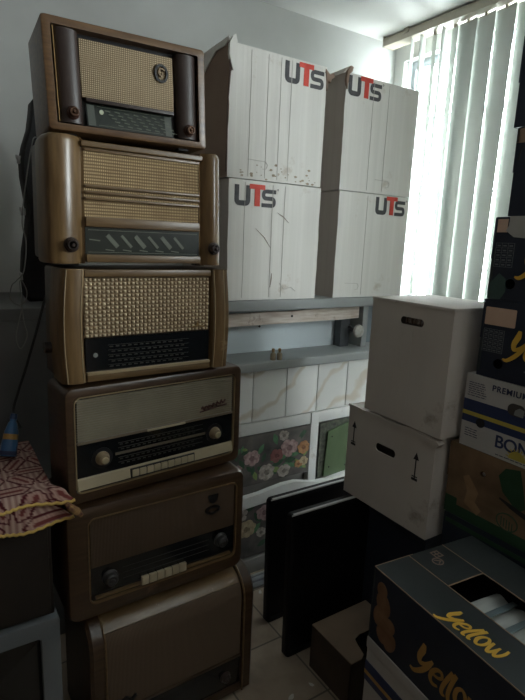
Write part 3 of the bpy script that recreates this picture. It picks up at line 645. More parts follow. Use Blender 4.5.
# --- radio 3: bowed pillars with cream lines, waffle grille
def radio3():
    w, h, d = .528, .335, .20
    t = thing('vintage_radio', 'brown radio with pale waffle grille and cream-lined side pillars, third from top', 'radio', (.306, RY-.005, 1.31), radians(3), 'stacked old valve radios')
    bow = lambda x, y, z: (x+(.012*sin(pi*z/h)+.006*(1-z/h))*(1 if x > w/2 else -1)*.8*abs(x-w/2)/(w/2), y, z)
    MB().box(.006, w-.006, .02, d, .008, h, .010, 3).build('cabinet', WOOD_D, t, warp=bow)
    feet(t, w, d)
    for s, (x0, x1) in ((-1, (.002, .064)), (1, (w-.058, w-.0))):
        mb = MB(); loops = []
        for i in range(13):
            z = .008+(h-.008)*i/12
            P = [(x0, .10), (x0, .010), (x0+.012, -.004), (x0+.024, -.010), (x1-.012, -.010), (x1, -.004), (x1, .10)]
            loops.append([(px, py, z) for px, py in P])
        mb.loft(loops).build('side_pillar', WOOD_V, t, warp=bow, angle=50)
        for xx in ((x0+.012 if s < 0 else x0+.006), (x1-.006 if s < 0 else x1-.018)):
            yy = -.0108 if (x0+.03 <= xx <= x1-.012) else -.009
            mb = MB(); mb.stroke([(xx, .010+(h-.012)*i/12) for i in range(13)], .0022, yy-.001, .0).build('cream_line', CREAM2, t, warp=bow)
    x0, x1 = .064, w-.058
    MB().box(x0, x1, -.004, .03, h-.024, h-.002, .005).build('top_rail', WOOD_H, t)
    MB().box(x0, x1, -.004, .03, .008, .028, .003).build('bottom_rail', WOOD_H, t)
    MB().box(x0, x1, -.006, .012, .028, .036, .002).build('cream_strip', CREAM2, t)
    dl = MB().box(x0, x1, .006, .02, .036, .134).build('dial', DIALG, t)
    mb = MB()
    for r in range(5):
        z = .112-r*.015; mb.stroke([(x0+.065, z), (x1-.075, z)], .0008, .005, .0065)
        for c in range(13): xx = x0+.07+c*.019+(r % 2)*.006; mb.stroke([(xx, z-.005), (xx+.011, z-.005)], .0028, .005, .0065)
    mb.build('dial_scale', DIMP, t, smooth=False)
    MB().lathe([(.007, 0), (.007, .002), (0, .002)], (x0+.028, .006, .085), 'Y', 14).build('tuning_eye', mat('grey_eye', (0.16, 0.16, 0.15), rough=.3), t)
    # waffle grille as real relief
    nx, nz = 32, 15; gx, gz = (x1-x0)/nx, (h-.026-.136)/nz; k = 6; bm = bmesh.new(); rows = []
    for j in range(nz*k+1):
        row = []
        for i in range(nx*k+1):
            u, v = i/k, j/k
            hh = abs(sin(pi*u))**.8*abs(sin(pi*v))**.8*.008*(1.0 if (floor(u)+floor(v)) % 2 == 0 else .5)
            row.append(bm.verts.new((x0+u*gx, .012-hh, .136+v*gz)))
        rows.append(row)
    for j in range(nz*k):
        for i in range(nx*k):
            f = bm.faces.new((rows[j][i], rows[j][i+1], rows[j+1][i+1], rows[j+1][i])); f.material_index = 1 if sum(v.co.y for v in f.verts)/4 > .012-.0034 else 0
    mb = MB(); mb.bm.free(); mb.bm = bm; mb.box(x0, x1, .013, .018, .136, h-.026)
    mb.build('waffle_grille', [GRILL3, mat('waffle_ground', (0.16, 0.11, 0.06), (0.22, 0.155, 0.09), rough=.8)], t, angle=80)
    MB().stroke([(x1-.065, .150), (x1-.050, .153), (x1-.045, .162), (x1-.040, .153), (x1-.022, .150)], .004, .0, .006).stroke([(x1-.045, .150), (x1-.045, .168)], .003, .0, .006).build('emblem', BRASS, t)
    MB().lathe([(.017, -.02), (.017, .0), (.014, .004), (0, .004)], (0, 0, 0), 'X', 20).build('side_knob', BAKE, t, loc=(-.008, .10, .10))
radio3()
# --- keys row helper
def keys(t, x0, x1, z0, z1, n, y, m, plate=None):
    if plate: MB().box(x0-.004, x1+.004, y-.002, y+.010, z0-.004, z1+.004, .002).build('key_surround', plate, t)
    wd = (x1-x0)/n
    for i in range(n):
        MB().box(x0+i*wd+.0012, x0+(i+1)*wd-.0012, y-.006, y+.006, z0, z1, .002).build('piano_key', m, t)
# --- radio 4: rounded cabinet, cream lower band with keys
def radio4():
    w, h, d = .630, .372, .16
    t = thing('vintage_radio', 'brown radio with grey louvred grille, cream lower band and piano keys, fourth from top', 'radio', (.303, RY-.012, .932), radians(6.5), 'stacked old valve radios')
    ix0, ix1, iz0, iz1 = .024, w-.030, .042, h-.028
    frame_shell(w, h-.008, d, (ix0, ix1, iz0, iz1), .024, .016, .010, .02, z0=.008).build('cabinet', WOOD_D, t)
    feet(t, w, d)
    MB().stroke([p for p in rrect(ix0+.002, ix1-.002, iz0+.002, iz1-.002, .020)], .003, -.003, .006, closed=True).build('gilt_rim', mat('dull_gilt', (0.30, 0.23, 0.13), rough=.4, metal=.4), t)
    ix0 += .006; ix1 -= .006
    MB().box(ix0, ix1, .012, .02, iz0+.004, iz1-.004).build('front_panel', BLACKP, t)
    gz = iz0+.165
    mb = MB(); n = 17
    hh = (iz1-.008-gz)/n
    for i in range(n):
        z = gz+i*hh
        mb.loft([[(ix0+.004, .012, z), (ix0+.004, .000, z+hh*.12), (ix0+.004, .003, z+hh*.62), (ix0+.004, .012, z+hh*.66)], [(ix1-.004, .012, z), (ix1-.004, .000, z+hh*.12), (ix1-.004, .003, z+hh*.62), (ix1-.004, .012, z+hh*.66)]])
    mb.build('louvre_grille', GRILL4, t)
    MB().box(ix0+.002, ix1-.002, -.002, .01, gz-.010, gz-.002, .002).build('divider_bar', mat('dull_bronze', (0.13, 0.10, 0.07), rough=.4), t)
    MB().box(ix0+.225, ix0+.365, -.006, .0, gz-.010, gz-.003, .002).build('cream_tab', CREAM, t)
    # script plaque on the grille
    pts = [(ix1-.135+i*.0055, iz1-.108+.006*sin(i*2.2)+.0008*i) for i in range(19)]
    MB().stroke(pts, .0045, -.003, .001).stroke([(ix1-.140, iz1-.118), (ix1-.030, iz1-.106)], .004, -.003, .001).build('script_badge', mat('dark_red_enamel', (0.06, 0.022, 0.018), rough=.4), t)
    # dial
    MB().box(ix0, ix1, .005, .012, iz0+.048, gz-.010).build('dial', DIALG, t)
    mb = MB()
    for r in range(5):
        z = gz-.030-r*.016; mb.stroke([(ix0+.13, z), (ix1-.125, z)], .0018, .0035, .0055)
        for c in range(15):
            xx = ix0+.135+c*.0185+(r % 3)*.004; mb.stroke([(xx, z-.006), (xx+.010, z-.006)], .0030, .0035, .0055)
    mb.build('dial_scale', DIMP, t, smooth=False)
    MB().box(ix0+.12, ix1-.115, .0025, .0045, gz-.068, gz-.060).build('dial_pointer_bar', mat('mid_brown_bar', (0.10, 0.08, 0.055), rough=.5), t)
    MB().loft([[(ix0+.0, .010, iz0+.006), (ix1-.0, .010, iz0+.006), (ix1, -.004, iz0+.012), (ix0, -.004, iz0+.012)], [(ix0, .010, iz0+.050), (ix1, .010, iz0+.050), (ix1, .0, iz0+.044), (ix0, .0, iz0+.044)]]).build('cream_band', CREAM, t)
    keys(t, ix0+.170, ix1-.165, iz0+.015, iz0+.038, 9, -.003, CREAM, BLACKP)
    for x, z in ((ix0+.078, iz0+.098), (ix1-.075, iz0+.094)):
        k = MB().lathe([(.022, 0), (.022, .004), (.017, .010), (.016, .020), (.012, .024), (0, .024)], (x, .005, z), 'Y', 26).build('knob', mat('tan_knob', (0.20, 0.15, 0.09), rough=.35), t)
        MB().lathe([(.011, .024), (.009, .028), (0, .029)], (x, .005, z), 'Y', 20).build('knob_cap', mat('pale_brass', (0.5, 0.42, 0.28), rough=.3, metal=.6), k)
        MB().lathe([(.034, 0), (.034, .001), (0, .001)], (x, .005, z), 'Y', 28).build('knob_plate', BLACKP, k)
radio4()
# --- radio 5: darker rounded cabinet
def radio5():
    w, h, d = .635, .402, .28
    t = thing('vintage_radio', 'dark brown rounded radio with shield badge and six cream keys, fifth from top', 'radio', (.292, RY-.012, .525), radians(1.5), 'stacked old valve radios')
    ix0, ix1, iz0, iz1 = .064, w-.035, .062, h-.040
    frame_shell(w, h-.008, d, (ix0, ix1, iz0, iz1), .032, .024, .020, .022, z0=.008).build('cabinet', WOOD_D, t)
    feet(t, w, d)
    MB().stroke(rrect(ix0+.002, ix1-.002, iz0+.002, iz1-.002, .022), .004, -.003, .008, closed=True).build('inner_trim', WOOD_W, t)
    MB().box(ix0, ix1, .014, .022, iz0+.003, iz1-.003).build('front_panel', BLACKP, t)
    gz = iz0+.125
    MB().box(ix0+.008, ix1-.008, .004, .014, gz, iz1-.008, .003).build('grille_cloth', GRILL5, t)
    MB().box(ix0+.006, ix1-.006, .008, .014, iz0+.030, gz).build('dial', DIALG, t)
    mb = MB()
    for r in range(3): mb.stroke([(ix0+.11, gz-.03-r*.02), (ix1-.11, gz-.03-r*.02)], .0014, .006, .0085)
    mb.build('dial_scale', mat('faint_print', (0.03, 0.027, 0.022)), t, smooth=False)
    MB().box(ix0+.02, ix1-.02, .0, .012, iz0+.014, iz0+.020).build('lower_trim', WOOD_W, t)
    keys(t, ix0+.170, ix0+.335, iz0+.012, iz0+.042, 6, .0, CREAM)
    MB().xz([(ix1-.118, iz1-.030), (ix1-.078, iz1-.030), (ix1-.082, iz1-.052), (ix1-.098, iz1-.066), (ix1-.114, iz1-.052)], -.001, .006).build('shield_badge', BLACKP, t)
    MB().stroke([(ix1-.098+.026*cos(a), iz1-.088+.012*sin(a)) for a in [2*pi*i/18 for i in range(18)]], .009, -.001, .006, closed=True).build('oval_badge', BLACKP, t)
    for x, z in ((ix0+.068, iz0+.075), (ix1-.062, iz0+.082)): 
        k = MB().lathe([(.026, 0), (.026, .006), (.021, .010), (.020, .024), (.016, .028), (0, .028)], (x, .008, z), 'Y', 26).build('knob', mat('dark_grey_knob', (0.025, 0.024, 0.024), rough=.35), t)
        MB().lathe([(.009, .028), (.007, .031), (0, .032)], (x, .008, z), 'Y', 18).build('knob_cap', mat('dark_grey_knob', (0.025, 0.024, 0.024)), k)
radio5()
# --- radio 6: big one with a rolled front top
def radio6():
    w, h, d = .622, .516, .34
    t = thing('vintage_radio', 'large brown radio with a worn rolled-over top edge, bottom of the stack on the floor', 'radio', (.345, RY-.045, 0), radians(1.5), 'stacked old valve radios')
    r = .105
    def prof(off=0.0, z0=.012, zt=h, back=d, n=12):
        P = [(back, z0), (back, zt-off)]
        P += [(r+off*0+ -(r-off)*sin(a) , zt-r+(r-off)*cos(a)) for a in [0.5*pi*i/n for i in range(n+1)]]
        P += [(off-.0, z0)]
        return P
    MB().yz(prof(.012), .05, w-.05).build('cabinet', WOOD_W, t, angle=40)
    feet(t, w, d)
    for x0, x1 in ((.0, .052), (w-.052, w)):
        P0 = prof(0.0); P1 = prof(.010)
        if x0 == 0: L = [[(x0, y, z) for y, z in P1], [(x0+.010, y, z) for y, z in P0], [(x1, y, z) for y, z in P0]]
        else: L = [[(x0, y, z) for y, z in P0], [(x1-.010, y, z) for y, z in P0], [(x1, y, z) for y, z in P1]]
        sp = MB().loft(L).build('side_panel', WOOD_D, t, angle=40)
        for xs in ((x1-.004,) if x0 == 0 else (x0+.004,)):
            arc = [(y-.003 if z < h-r else y, z) for y, z in prof(-.003)[1:]]
            MB().tube([(xs, y, z) for y, z in arc], .0035, 6).build('edge_trim', WOOD_W, sp)
    # cloth front following the curve up to where the wood begins
    a0 = .95
    P = [(r-(r-.008)*sin(a), h-r+(r-.008)*cos(a)) for a in [a0+(pi/2-a0)*i/8 for i in range(9)]]+[(.008, .17)]
    Q = [(y+.006, z) for y, z in P][::-1]
    MB().yz(P+Q, .056, w-.056).build('grille_cloth', GRILL6, t, angle=50)
    MB().box(.056, w-.056, .004, .012, .045, .168, .003).build('dial', DIALG, t)
    MB().box(.056, w-.056, .0, .012, .166, .172).build('dial_trim', WOOD_D, t)
    MB().box(.052, w-.052, -.001, .012, .012, .045, .004).build('bottom_rail', WOOD_D, t)
    MB().stroke([(.085, .215), (.10, .205), (.115, .212), (.135, .196), (.15, .21)], .008, .0, .01).build('emblem', BLACKP, t)
    for x in (.12, w-.12): knob(t, x, .10, .022, .006, BAKE, BAKE)
radio6()

# ------------------------------------------------------------------ white cartons with hand holes
def holed_box(t, w, d, h, holes, m, inner=CARDD, th=.004, side=None, amp=.0):
    mb = MB(); poly_face(mb, [(0, 0), (w/2, 0), (w, 0), (w, h), (w/2, h), (0, h)], holes, 0, th)
    mb.box(0, w, d-th, d, 0, h); mb.box(0, th, th, d-th, 0, h); mb.box(w-th, w, th, d-th, 0, h); mb.box(th, w-th, th, d-th, 0, th); mb.box(th, w-th, th, d-th, h-th, h)
    return mb.build('carton', m, t, smooth=False)
RZF = -pi/2
t = thing('cardboard_box', 'plain off-white carton with one silver-lined hand hole, upper of two beside the dark stack', 'box', (1.500, 1.510, 1.077), RZF-radians(1.5), 'hand-hole cartons'); t.scale = (.845,)*3
holed_box(t, .468, .40, .548, [pill(.250, .468, .135, .034)], CARDW)
MB().box(-.003, .471, -.004, .405, .538, .552, .003).build('lid', CARDW, t, warp=lambda x, y, z: (x, y, z-.006*sin(pi*max(0, min(1, x/.47)))))
MB().box(.12, .30, .12, .30, .5525, .5532).build('printed_sheet', mat('faint_label_paper', (0.48, 0.47, 0.44), rough=.7), t, smooth=False, warp=lambda x, y, z: (x, y, z-.004*sin(pi*max(0, min(1, x/.47)))))
MB().box(.258, .262, -.0008, .0, .02, .44).box(.20, .202, -.0006, 0, .02, .44).build('fold_crease', CREASE, t, smooth=False)
pts = []
rs = random.Random(3)
mb = MB()
for i in range(8):
    x = .195+i*.015; mb.box(x, x+.014, .016+.006*rs.random(), .024, .452+.004*rs.random(), .480+.006*rs.random(), .004, M=None)
mb.build('foil_bag', mat('crinkled_foil', (0.42, 0.36, 0.33), rough=.22, metal=.9, scale=(60, 60, 60), bump=1.0), t)
MB().box(.02, .45, .030, .05, .36, .53).build('hole_shade_slab', CARDD, t, smooth=False)  # dark slab standing in for the shade inside the carton
t = thing('cardboard_box', 'off-white carton with black up arrows and hand hole, lower of two beside the stack', 'box', (1.503, 1.60, .664), RZF, 'hand-hole cartons')
holed_box(t, .460, .34, .402, [pill(.223, .272, .108, .034)], CARDW)
for ax, az, ah in ((.038, .282, .108), (.381, .265, .112)):
    mb = MB(); mb.box(ax-.0025, ax+.0025, -.0012, 0, az-ah/2, az+ah/2-.02)
    mb.xz([(ax-.013, az+ah/2-.028), (ax+.013, az+ah/2-.028), (ax, az+ah/2)], -.0012, 0)
    mb.box(ax-.013, ax+.013, -.0012, 0, az-ah/2+.014, az-ah/2+.018)
    mb.box(ax-.014, ax+.014, -.0012, 0, az-ah/2, az-ah/2+.010)
    mb.build('arrow_print', INK, t, smooth=False)
mb = MB(); mb.xz([(-.004, .396), (.0, .407), (.09, .402), (.18, .408), (.24, .398), (.34, .410), (.45, .405), (.466, .393), (.460, .38), (.40, .393), (.28, .390), (.2, .397), (.1, .392)], -.006, .004)
mb.build('crumpled_top_edge', CARDW, t)
MB().xz([(.38, .404), (.47, .399), (.482, .389), (.470, .374), (.44, .385), (.40, .385)], -.012, .02).build('torn_flap', CARDW, t)
MB().box(.02, .44, .05, .07, .12, .37).build('hole_shade_slab', CARDD, t, smooth=False)  # dark slab painted as shade behind the hand hole
t = thing('cardboard_box', 'dark carton in the shade under the two off-white hand-hole cartons', 'box', (1.565, 1.49, 0), RZF)
bm = wavy_box(.31, .28, .655, 9, amp=.004); mb = MB(); mb.bm.free(); mb.bm = bm; mb.build('carton', NAVY, t, angle=50)
MB().box(-.002, .312, -.003, .282, .60, .660, .003).build('lid', NAVY, t)

# ------------------------------------------------------------------ leaning screens
def screen(x, y, w, h, label, lean):
    t = thing('flat_screen', label, 'screen', (x, y, .002), 0); t.rotation_euler = (-radians(lean), 0, 0)
    MB().loft([[(a, 0, b) for a, b in rrect(0, w, 0, h, .018)], [(a, .022, b) for a, b in rrect(0, w, 0, h, .018)], [(a*.9+.05*w, .042, b*.9+.05*h) for a, b in rrect(0, w, 0, h, .018)]]).build('housing', TVB, t)
    mb = frame_shell(w-.002, h-.002, .010, (.022, w-.022, .026, h-.022), .018, .003, .004, .006, .001, .001); mb.build('bezel', TVB, t, loc=(0, -.010, 0))
    MB().box(.022, w-.022, -.005, -.003, .026, h-.022).build('display', TVS, t, smooth=False)
    MB().box(.016, w-.006, -.0112, .0, h-.001, h+.0012).box(.004, w-.004, -.0112, -.0102, h-.005, h+.0012).build('top_edge_highlight', mat('painted_edge_highlight', (0.42, 0.42, 0.41), rough=.35), t)  # pale strip standing in for window light on the top bezel
    return t
screen(1.163, 1.52, .59, .660, 'black flat screen leaning on the floor, nearer of the two, highlight painted along its top edge', 1.5)
screen(1.205, 1.735, .61, .618, 'black flat screen leaning on the floor behind the nearer one', 1.5)

# ------------------------------------------------------------------ cardboard tray on the floor
t = thing('cardboard_tray', 'low dusty brown cardboard tray with a curved cutout, on the floor before the screens', 'tray', (1.232, 1.195, 0), radians(0))
top = [(0, 0), (.05, 0), (.075, .012), (.085, .05), (.10, .09), (.135, .10), (.30, .10), (.30, .24), (0, .24)]
MB().xy(top, .196, .200).build('top_flap', TRAYC, t, smooth=False)
MB().box(0, .004, 0, .24, 0, .196).box(0, .30, .236, .24, 0, .196).box(0, .08, 0, .004, 0, .196).box(.296, .30, .0, .236, 0, .15).box(0, .30, 0, .24, 0, .004).build('side_walls', mat('dark_card_side', (0.045, 0.032, 0.023), (0.065, 0.047, 0.033), rough=.8), t, smooth=False)

# ------------------------------------------------------------------ lettering helpers for the fruit boxes
GLY = {'y': (.80, [([(.02, 1.25), (.10, .95), (.12, .55), (.28, .30), (.50, .50), (.66, .92)], [.16, .30, .27, .20, .16, .14]), ([(.66, .95), (.62, .45), (.50, .0), (.28, -.38), (.05, -.42)], [.14, .22, .22, .18, .08])]),
 'e': (.66, [([(.10, .46), (.42, .56), (.56, .78), (.42, .98), (.20, .86), (.08, .50), (.16, .14), (.38, .02), (.60, .16)], [.13, .13, .14, .16, .18, .22, .2, .17, .1])]),
 'l': (.34, [([(.22, 1.48), (.12, .9), (.08, .35), (.16, .05), (.34, .06)], [.20, .2, .2, .2, .08])]),
 'o': (.68, [([(.34, 1.0), (.14, .82), (.08, .45), (.22, .10), (.42, .06), (.58, .30), (.60, .68), (.48, .94), (.32, 1.0)], [.15, .19, .22, .2, .16, .18, .2, .17, .15])]),
 'w': (.95, [([(.04, .95), (.08, .45), (.18, .06), (.32, .12), (.44, .55), (.48, .85)], [.16, .2, .2, .18, .16, .12]), ([(.46, .8), (.50, .3), (.62, .04), (.78, .22), (.88, .62), (.86, 1.0)], [.12, .18, .2, .18, .18, .14])]),
 'M': (1.05, [([(.02, .0), (.14, .5), (.28, 1.15)], [.2, .18, .14]), ([(.28, 1.15), (.42, .5), (.48, .15)], [.14, .22, .18]), ([(.48, .15), (.62, .6), (.80, 1.15)], [.18, .16, .14]), ([(.80, 1.15), (.84, .5), (.96, .0)], [.16, .22, .2])]),
 'a': (.66, [([(.56, .90), (.32, 1.0), (.10, .70), (.08, .30), (.26, .04), (.48, .28), (.56, .90)], [.12, .16, .2, .22, .18, .14, .12]), ([(.56, .95), (.54, .35), (.66, .03)], [.16, .18, .1])]),
 'n': (.66, [([(.10, .95), (.08, .5), (.06, .0)], [.18, .2, .18]), ([(.10, .6), (.30, .95), (.50, .85), (.50, .4), (.60, .03)], [.1, .16, .2, .2, .14])])}
def yellow_word(t, x, z, size, m, y=-.0012, rot=0.0, arc=.14, word='yellow', name='yellow_lettering', base=None):
    """rounded brush script, one mesh per letter; size is the x-height-ish em"""
    em = size*.62; xs = 0.0
    for i, ch in enumerate(word):
        adv, strokes = GLY[ch]; u = i/max(1, len(word)-1); dz = -arc*size*sin(pi*u); rr = -radians(12)*cos(pi*u); k = em*(1.1 if i == 0 else 1.0)
        mb = MB()
        for q, (pts, ws) in enumerate(strokes):
            V = [Vector(p) for p in pts]; P = []; Wd = []
            for a in range(len(V)-1):
                p0, p1, p2, p3 = V[max(a-1, 0)], V[a], V[a+1], V[min(a+2, len(V)-1)]
                for c in range(5):
                    f = c/5; v = .5*((2*p1)+(-p0+p2)*f+(2*p0-5*p1+4*p2-p3)*f*f+(-p0+3*p1-3*p2+p3)*f**3); P.append(v); Wd.append((ws[a]*(1-f)+ws[a+1]*f)*k*1.0)
            P.append(V[-1]); Wd.append(ws[-1]*k)
            P = [((v.x+.16*v.y)*k, v.y*k) for v in P]
            mb.stroke(P, Wd, -.0005-.0002*q, .0005)
        M = (base or Matrix.Identity(4)) @ Matrix.Translation((x, y, z)) @ Matrix.Rotation(rot, 4, Vector((0, -1, 0))) @ Matrix.Translation((xs, 0, dz)) @ Matrix.Rotation(rr, 4, Vector((0, -1, 0)))
        mb.build(name, m, t, smooth=False, M=M)
        xs += adv*em*1.12
def small_lines(mb, x0, x1, z1, n, dz, y=-.001, wd=.0028, rs=random.Random(2)):
    for i in range(n):
        z = z1-i*dz; x = x0; e = x1-rs.random()*.25*(x1-x0)
        while x < e:
            L = rs.uniform(.008, .022); mb.box(x, min(x+L, e), y, 0, z, z+wd); x += L+.004
def grid_table(mb, x0, x1, z0, z1, nx, nz, y=-.0011):
    for i in range(nx+1): x = x0+(x1-x0)*i/nx; mb.box(x-.0008, x+.0008, y, 0, z0, z1)
    for j in range(nz+1): z = z0+(z1-z0)*j/nz; mb.box(x0, x1, y, 0, z-.0008, z+.0008)
    for i in range(nx):
        for j in range(nz): a = x0+(x1-x0)*(i+.2)/nx; mb.box(a, a+(x1-x0)/nx*.55, y, 0, z0+(z1-z0)*(j+.3)/nz, z0+(z1-z0)*(j+.62)/nz)

SX = 1.56
FS = .83
def fruit_box(label, y0, z0, h, m, group='stacked fruit boxes', w=.52, d=.40, holes=(), x=SX, rz=0.0, lid=True):
    t = thing('fruit_box', label, 'box', (x, y0, z0), RZF+rz, group); t.scale = (FS,)*3
    mb = MB(); poly_face(mb, [(0, 0), (w, 0), (w, h-.002), (0, h-.002)], list(holes), 0, .005)
    mb.box(0, w, d-.005, d, 0, h-.002); mb.box(0, .005, .005, d-.005, 0, h-.002); mb.box(w-.005, w, .005, d-.005, 0, h-.002); mb.box(.005, w-.005, .005, d-.005, 0, .005); mb.box(.005, w-.005, .005, d-.005, h-.007, h-.002)
    mb.build('carton', m, t, smooth=False)
    if lid: MB().box(-.003, w+.003, .02, d+.003, h-.045, h, .003).box(-.0035, .006, -.0015, d, h-.16, h-.004).build('lid', m, t)
    return t
circ = lambda cx, cz, r: [(cx+r*cos(2*pi*i/20), cz+r*sin(2*pi*i/20)) for i in range(20)]
# bottom up
t = fruit_box('plain black fruit box, lowest of the right-hand stack, on the floor', 1.10, 0.0, .317, NAVY)
t = fruit_box('plain dark fruit box resting on the lowest one of the right-hand stack', 1.105, .2635, .317, NAVY)
t = fruit_box('plain dark fruit box directly under the brown one in the right-hand stack', 1.108, .527, .317, NAVY)
MB().box(.0, .52, -.001, 0, .27, .29).build('green_stripe', GREEN, t, smooth=False)
t = fruit_box('brown fruit box with green leaf print, right below the blue and white box', 1.116, .7905, .328, BROWN, holes=[circ(.165, .235, .013)])
MB().xz([(.235, .26), (.26, .30), (.32, .315), (.34, .25), (.36, .17), (.33, .14), (.30, .17), (.26, .20)], -.0012, 0).build('leaf_print', GREEN, t, smooth=False)
MB().box(0, .52, -.001, 0, .0, .05).box(0, .06, -.001, 0, .05, .08).build('green_border', GREEN, t, smooth=False)
MB().stroke([(.25, .17), (.30, .155), (.38, .135), (.50, .12)], [.006, .018, .022, .02], -.0016, 0).build('dark_stem_print', INK, t, smooth=False)
mb = MB()
for i in range(5): mb.stroke([(.27+i*.012, .10-.003*i), (.272+i*.012, .062-.003*i)], .004, -.0015, 0)
mb.stroke([(.265+.045*cos(a)+.03, .083+.035*sin(a)) for a in [2*pi*i/18 for i in range(18)]], .005, -.0015, 0, closed=True)
mb.build('round_seal_print', mat('faded_green_ink', (0.04, 0.075, 0.04), rough=.6), t, smooth=False)
MB().lathe([(.008, 0), (.008, .003), (0, .004)], (.165, .012, .235), 'Y', 14).build('metal_disc', STEEL, t)
MB().stroke([(.09, .20), (.13, .14), (.12, .09), (.17, .06)], [.03, .05, .045, .03], -.0011, 0).build('fruit_print', mat('tan_fruit_print', (0.22, 0.13, 0.065), (0.27, 0.17, 0.09), rough=.6, scale=(20, 20, 20)), t, smooth=False)
# bonita
t = fruit_box('white fruit box with blue and yellow stripe and BONITA lettering', 1.086, 1.063, .315, BWHITE, holes=[pill(.232, .215, .075, .050), circ(.088, .118, .021)], lid=False)
MB().box(-.001, .52, -.0010, 0, .108, .205).build('blue_band', BBLUE, t, smooth=False)
MB().box(-.0012, .52, -.0016, 0, .138, .155).build('yellow_band', BYEL, t, smooth=False)
# holes keep their shape through the print
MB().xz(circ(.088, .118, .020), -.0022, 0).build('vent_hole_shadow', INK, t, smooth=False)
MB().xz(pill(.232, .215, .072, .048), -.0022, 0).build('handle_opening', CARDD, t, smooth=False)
MB().xz([(.225, .196), (.262, .194), (.266, .222), (.245, .228), (.228, .215)], -.0030, 0).build('handle_bag', mat('grey_plastic_bag', (0.22, 0.23, 0.22), rough=.4), t, smooth=False)
text_mesh('PREMIUM', .034, INKB, t, 'premium_lettering', front_M(.120, .266), bold=.0004, sp=1.12)
text_mesh('BONITA', .072, BBLUE, t, 'bonita_lettering', front_M(.160, .044), bold=.0009, sp=.95)
for a_ in ((.015, .105, .277, 6, .009), (.012, .115, .222, 1, .009), (.02, .09, .078, 4, .010), (.17, .36, .012, 1, .01)):
    mb = MB(); small_lines(mb, *a_); mb.build('fine_print', INKB, t, smooth=False)
sun = [(.262+.036*cos(a), .020+.036*sin(a)) for a in [pi*i/14 for i in range(15)]]
mb = MB(); mb.xz(sun, -.0020, 0)
for i in range(9):
    a = pi*(i+.5)/9; mb.xz([(.262+.038*cos(a-.07), .020+.038*sin(a-.07)), (.262+.050*cos(a), .020+.050*sin(a)), (.262+.038*cos(a+.07), .020+.038*sin(a+.07))], -.0021, 0)
mb.build('sun_print', BYEL, t, smooth=False)
# yellow box
def navy_box(label, y0, z0, big):
    t = fruit_box(label, y0, z0, .315, NAVY, holes=[circ(.090, .062, .020)])
    mb = MB()
    if big: MB().xz(rrect(.010, .140, .212, .282, .004, 2), -.0018, 0).build('paper_label', LABELP, t, smooth=False); grid_table(mb, .012, .100, .105, .195, 4, 6)
    else:
        MB().box(.008, .050, -.0018, 0, .255, .305).build('paper_label', LABELP, t, smooth=False)
        MB().xz([(.056, .315), (.30, .315), (.30, .235), (.16, .232), (.08, .238), (.045, .262), (.055, .28)], -.0022, 0).build('torn_paper_strip', LABELG, t, smooth=False)
        grid_table(mb, .012, .088, .125, .215, 3, 5)
    mb.build('printed_table', GRIDP, t, smooth=False)
    MB().box(-.0005, .012, -.0008, 0, .02, .19).build('scuffed_edge', NAVYT, t, smooth=False)
    return t
t = navy_box('dark navy fruit box with yellow script and a pink paper label, above the BONITA box', 1.054, 1.325, True)
yellow_word(t, .118, .118, .115, YEL, y=-.002, rot=radians(-6), arc=.10)
MB().box(.20, .30, -.0012, 0, .052, .058).build('fine_print', GRIDP, t, smooth=False)
t = navy_box('dark navy fruit box with torn grey paper strip and yellow script, below two unmarked boxes', 1.050, 1.587, False)
yellow_word(t, .118, .125, .125, YEL, y=-.002, rot=radians(-6), arc=.10)
MB().xz([(.0, .0), (.055, .0), (.075, .03), (.07, .08), (.04, .10), (.005, .06)], -.0014, 0).build('green_patch', mat('bluish_green_patch', (0.03, 0.06, 0.055), (0.045, 0.085, 0.075), rough=.5), t, smooth=False)
t = fruit_box('dark fruit box with a brown lid edge, second from top of the right-hand stack', 1.014, 1.849, .318, NAVY, w=.48)
MB().box(-.002, .20, -.0015, 0, .262, .312).build('brown_edge_print', mat('brown_edge_card', (0.20, 0.125, 0.08), (0.25, 0.16, 0.105), rough=.6), t, smooth=False)
MB().stroke([(.012, .20), (.02, .245), (.06, .25)], .006, -.0014, 0).build('curved_line_print', INK, t, smooth=False)
t = fruit_box('dark unmarked fruit box, topmost of the right-hand stack', 1.033, 2.1135, .315, NAVY, w=.50)

for y0, n in ((.56, 7), (.11, 7), (-.34, 7), (-.79, 7), (-1.24, 7)):  # unseen stacks, added to keep window light off the lower radios
    for k in range(n):
        fruit_box('unseen dark fruit box added to block light from the lower room', y0, k*.2635, .315, NAVY, group='added light-blocking stacks')
# ------------------------------------------------------------------ near fruit boxes
A = (1.124, 1.026); rz = RZF-radians(5.2)
t = thing('fruit_box', 'plain dark fruit box on the floor, under the white striped box', 'box', (A[0], A[1], 0), rz, 'near fruit boxes'); t.scale = (.868,)*3
bm = wavy_box(.60, .50, .262, 6, amp=.002); mb = MB(); mb.bm.free(); mb.bm = bm; mb.build('carton', NAVY, t, angle=50)
MB().box(-.003, .603, -.003, .503, .22, .263, .002).build('lid', NAVY, t)
t = thing('fruit_box', 'white fruit box with dark and yellow stripe, directly under the open dark box', 'box', (A[0], A[1], .229), rz, 'near fruit boxes'); t.scale = (.868,)*3
bm = wavy_box(.60, .50, .305, 5, amp=.002); mb = MB(); mb.bm.free(); mb.bm = bm; mb.build('carton', BWHITE, t, angle=50)
MB().box(-.003, .603, -.003, .503, .26, .306, .002).build('lid', BWHITE, t)
MB().box(0, .6, -.0045, 0, .125, .205).build('dark_band', INKB, t, smooth=False); MB().box(0, .6, -.0052, 0, .152, .168).build('yellow_band', YELD, t, smooth=False)
text_mesh('BONITA', .06, INKB, t, 'bonita_lettering', front_M(.20, .05, -.0045), bold=.0009)
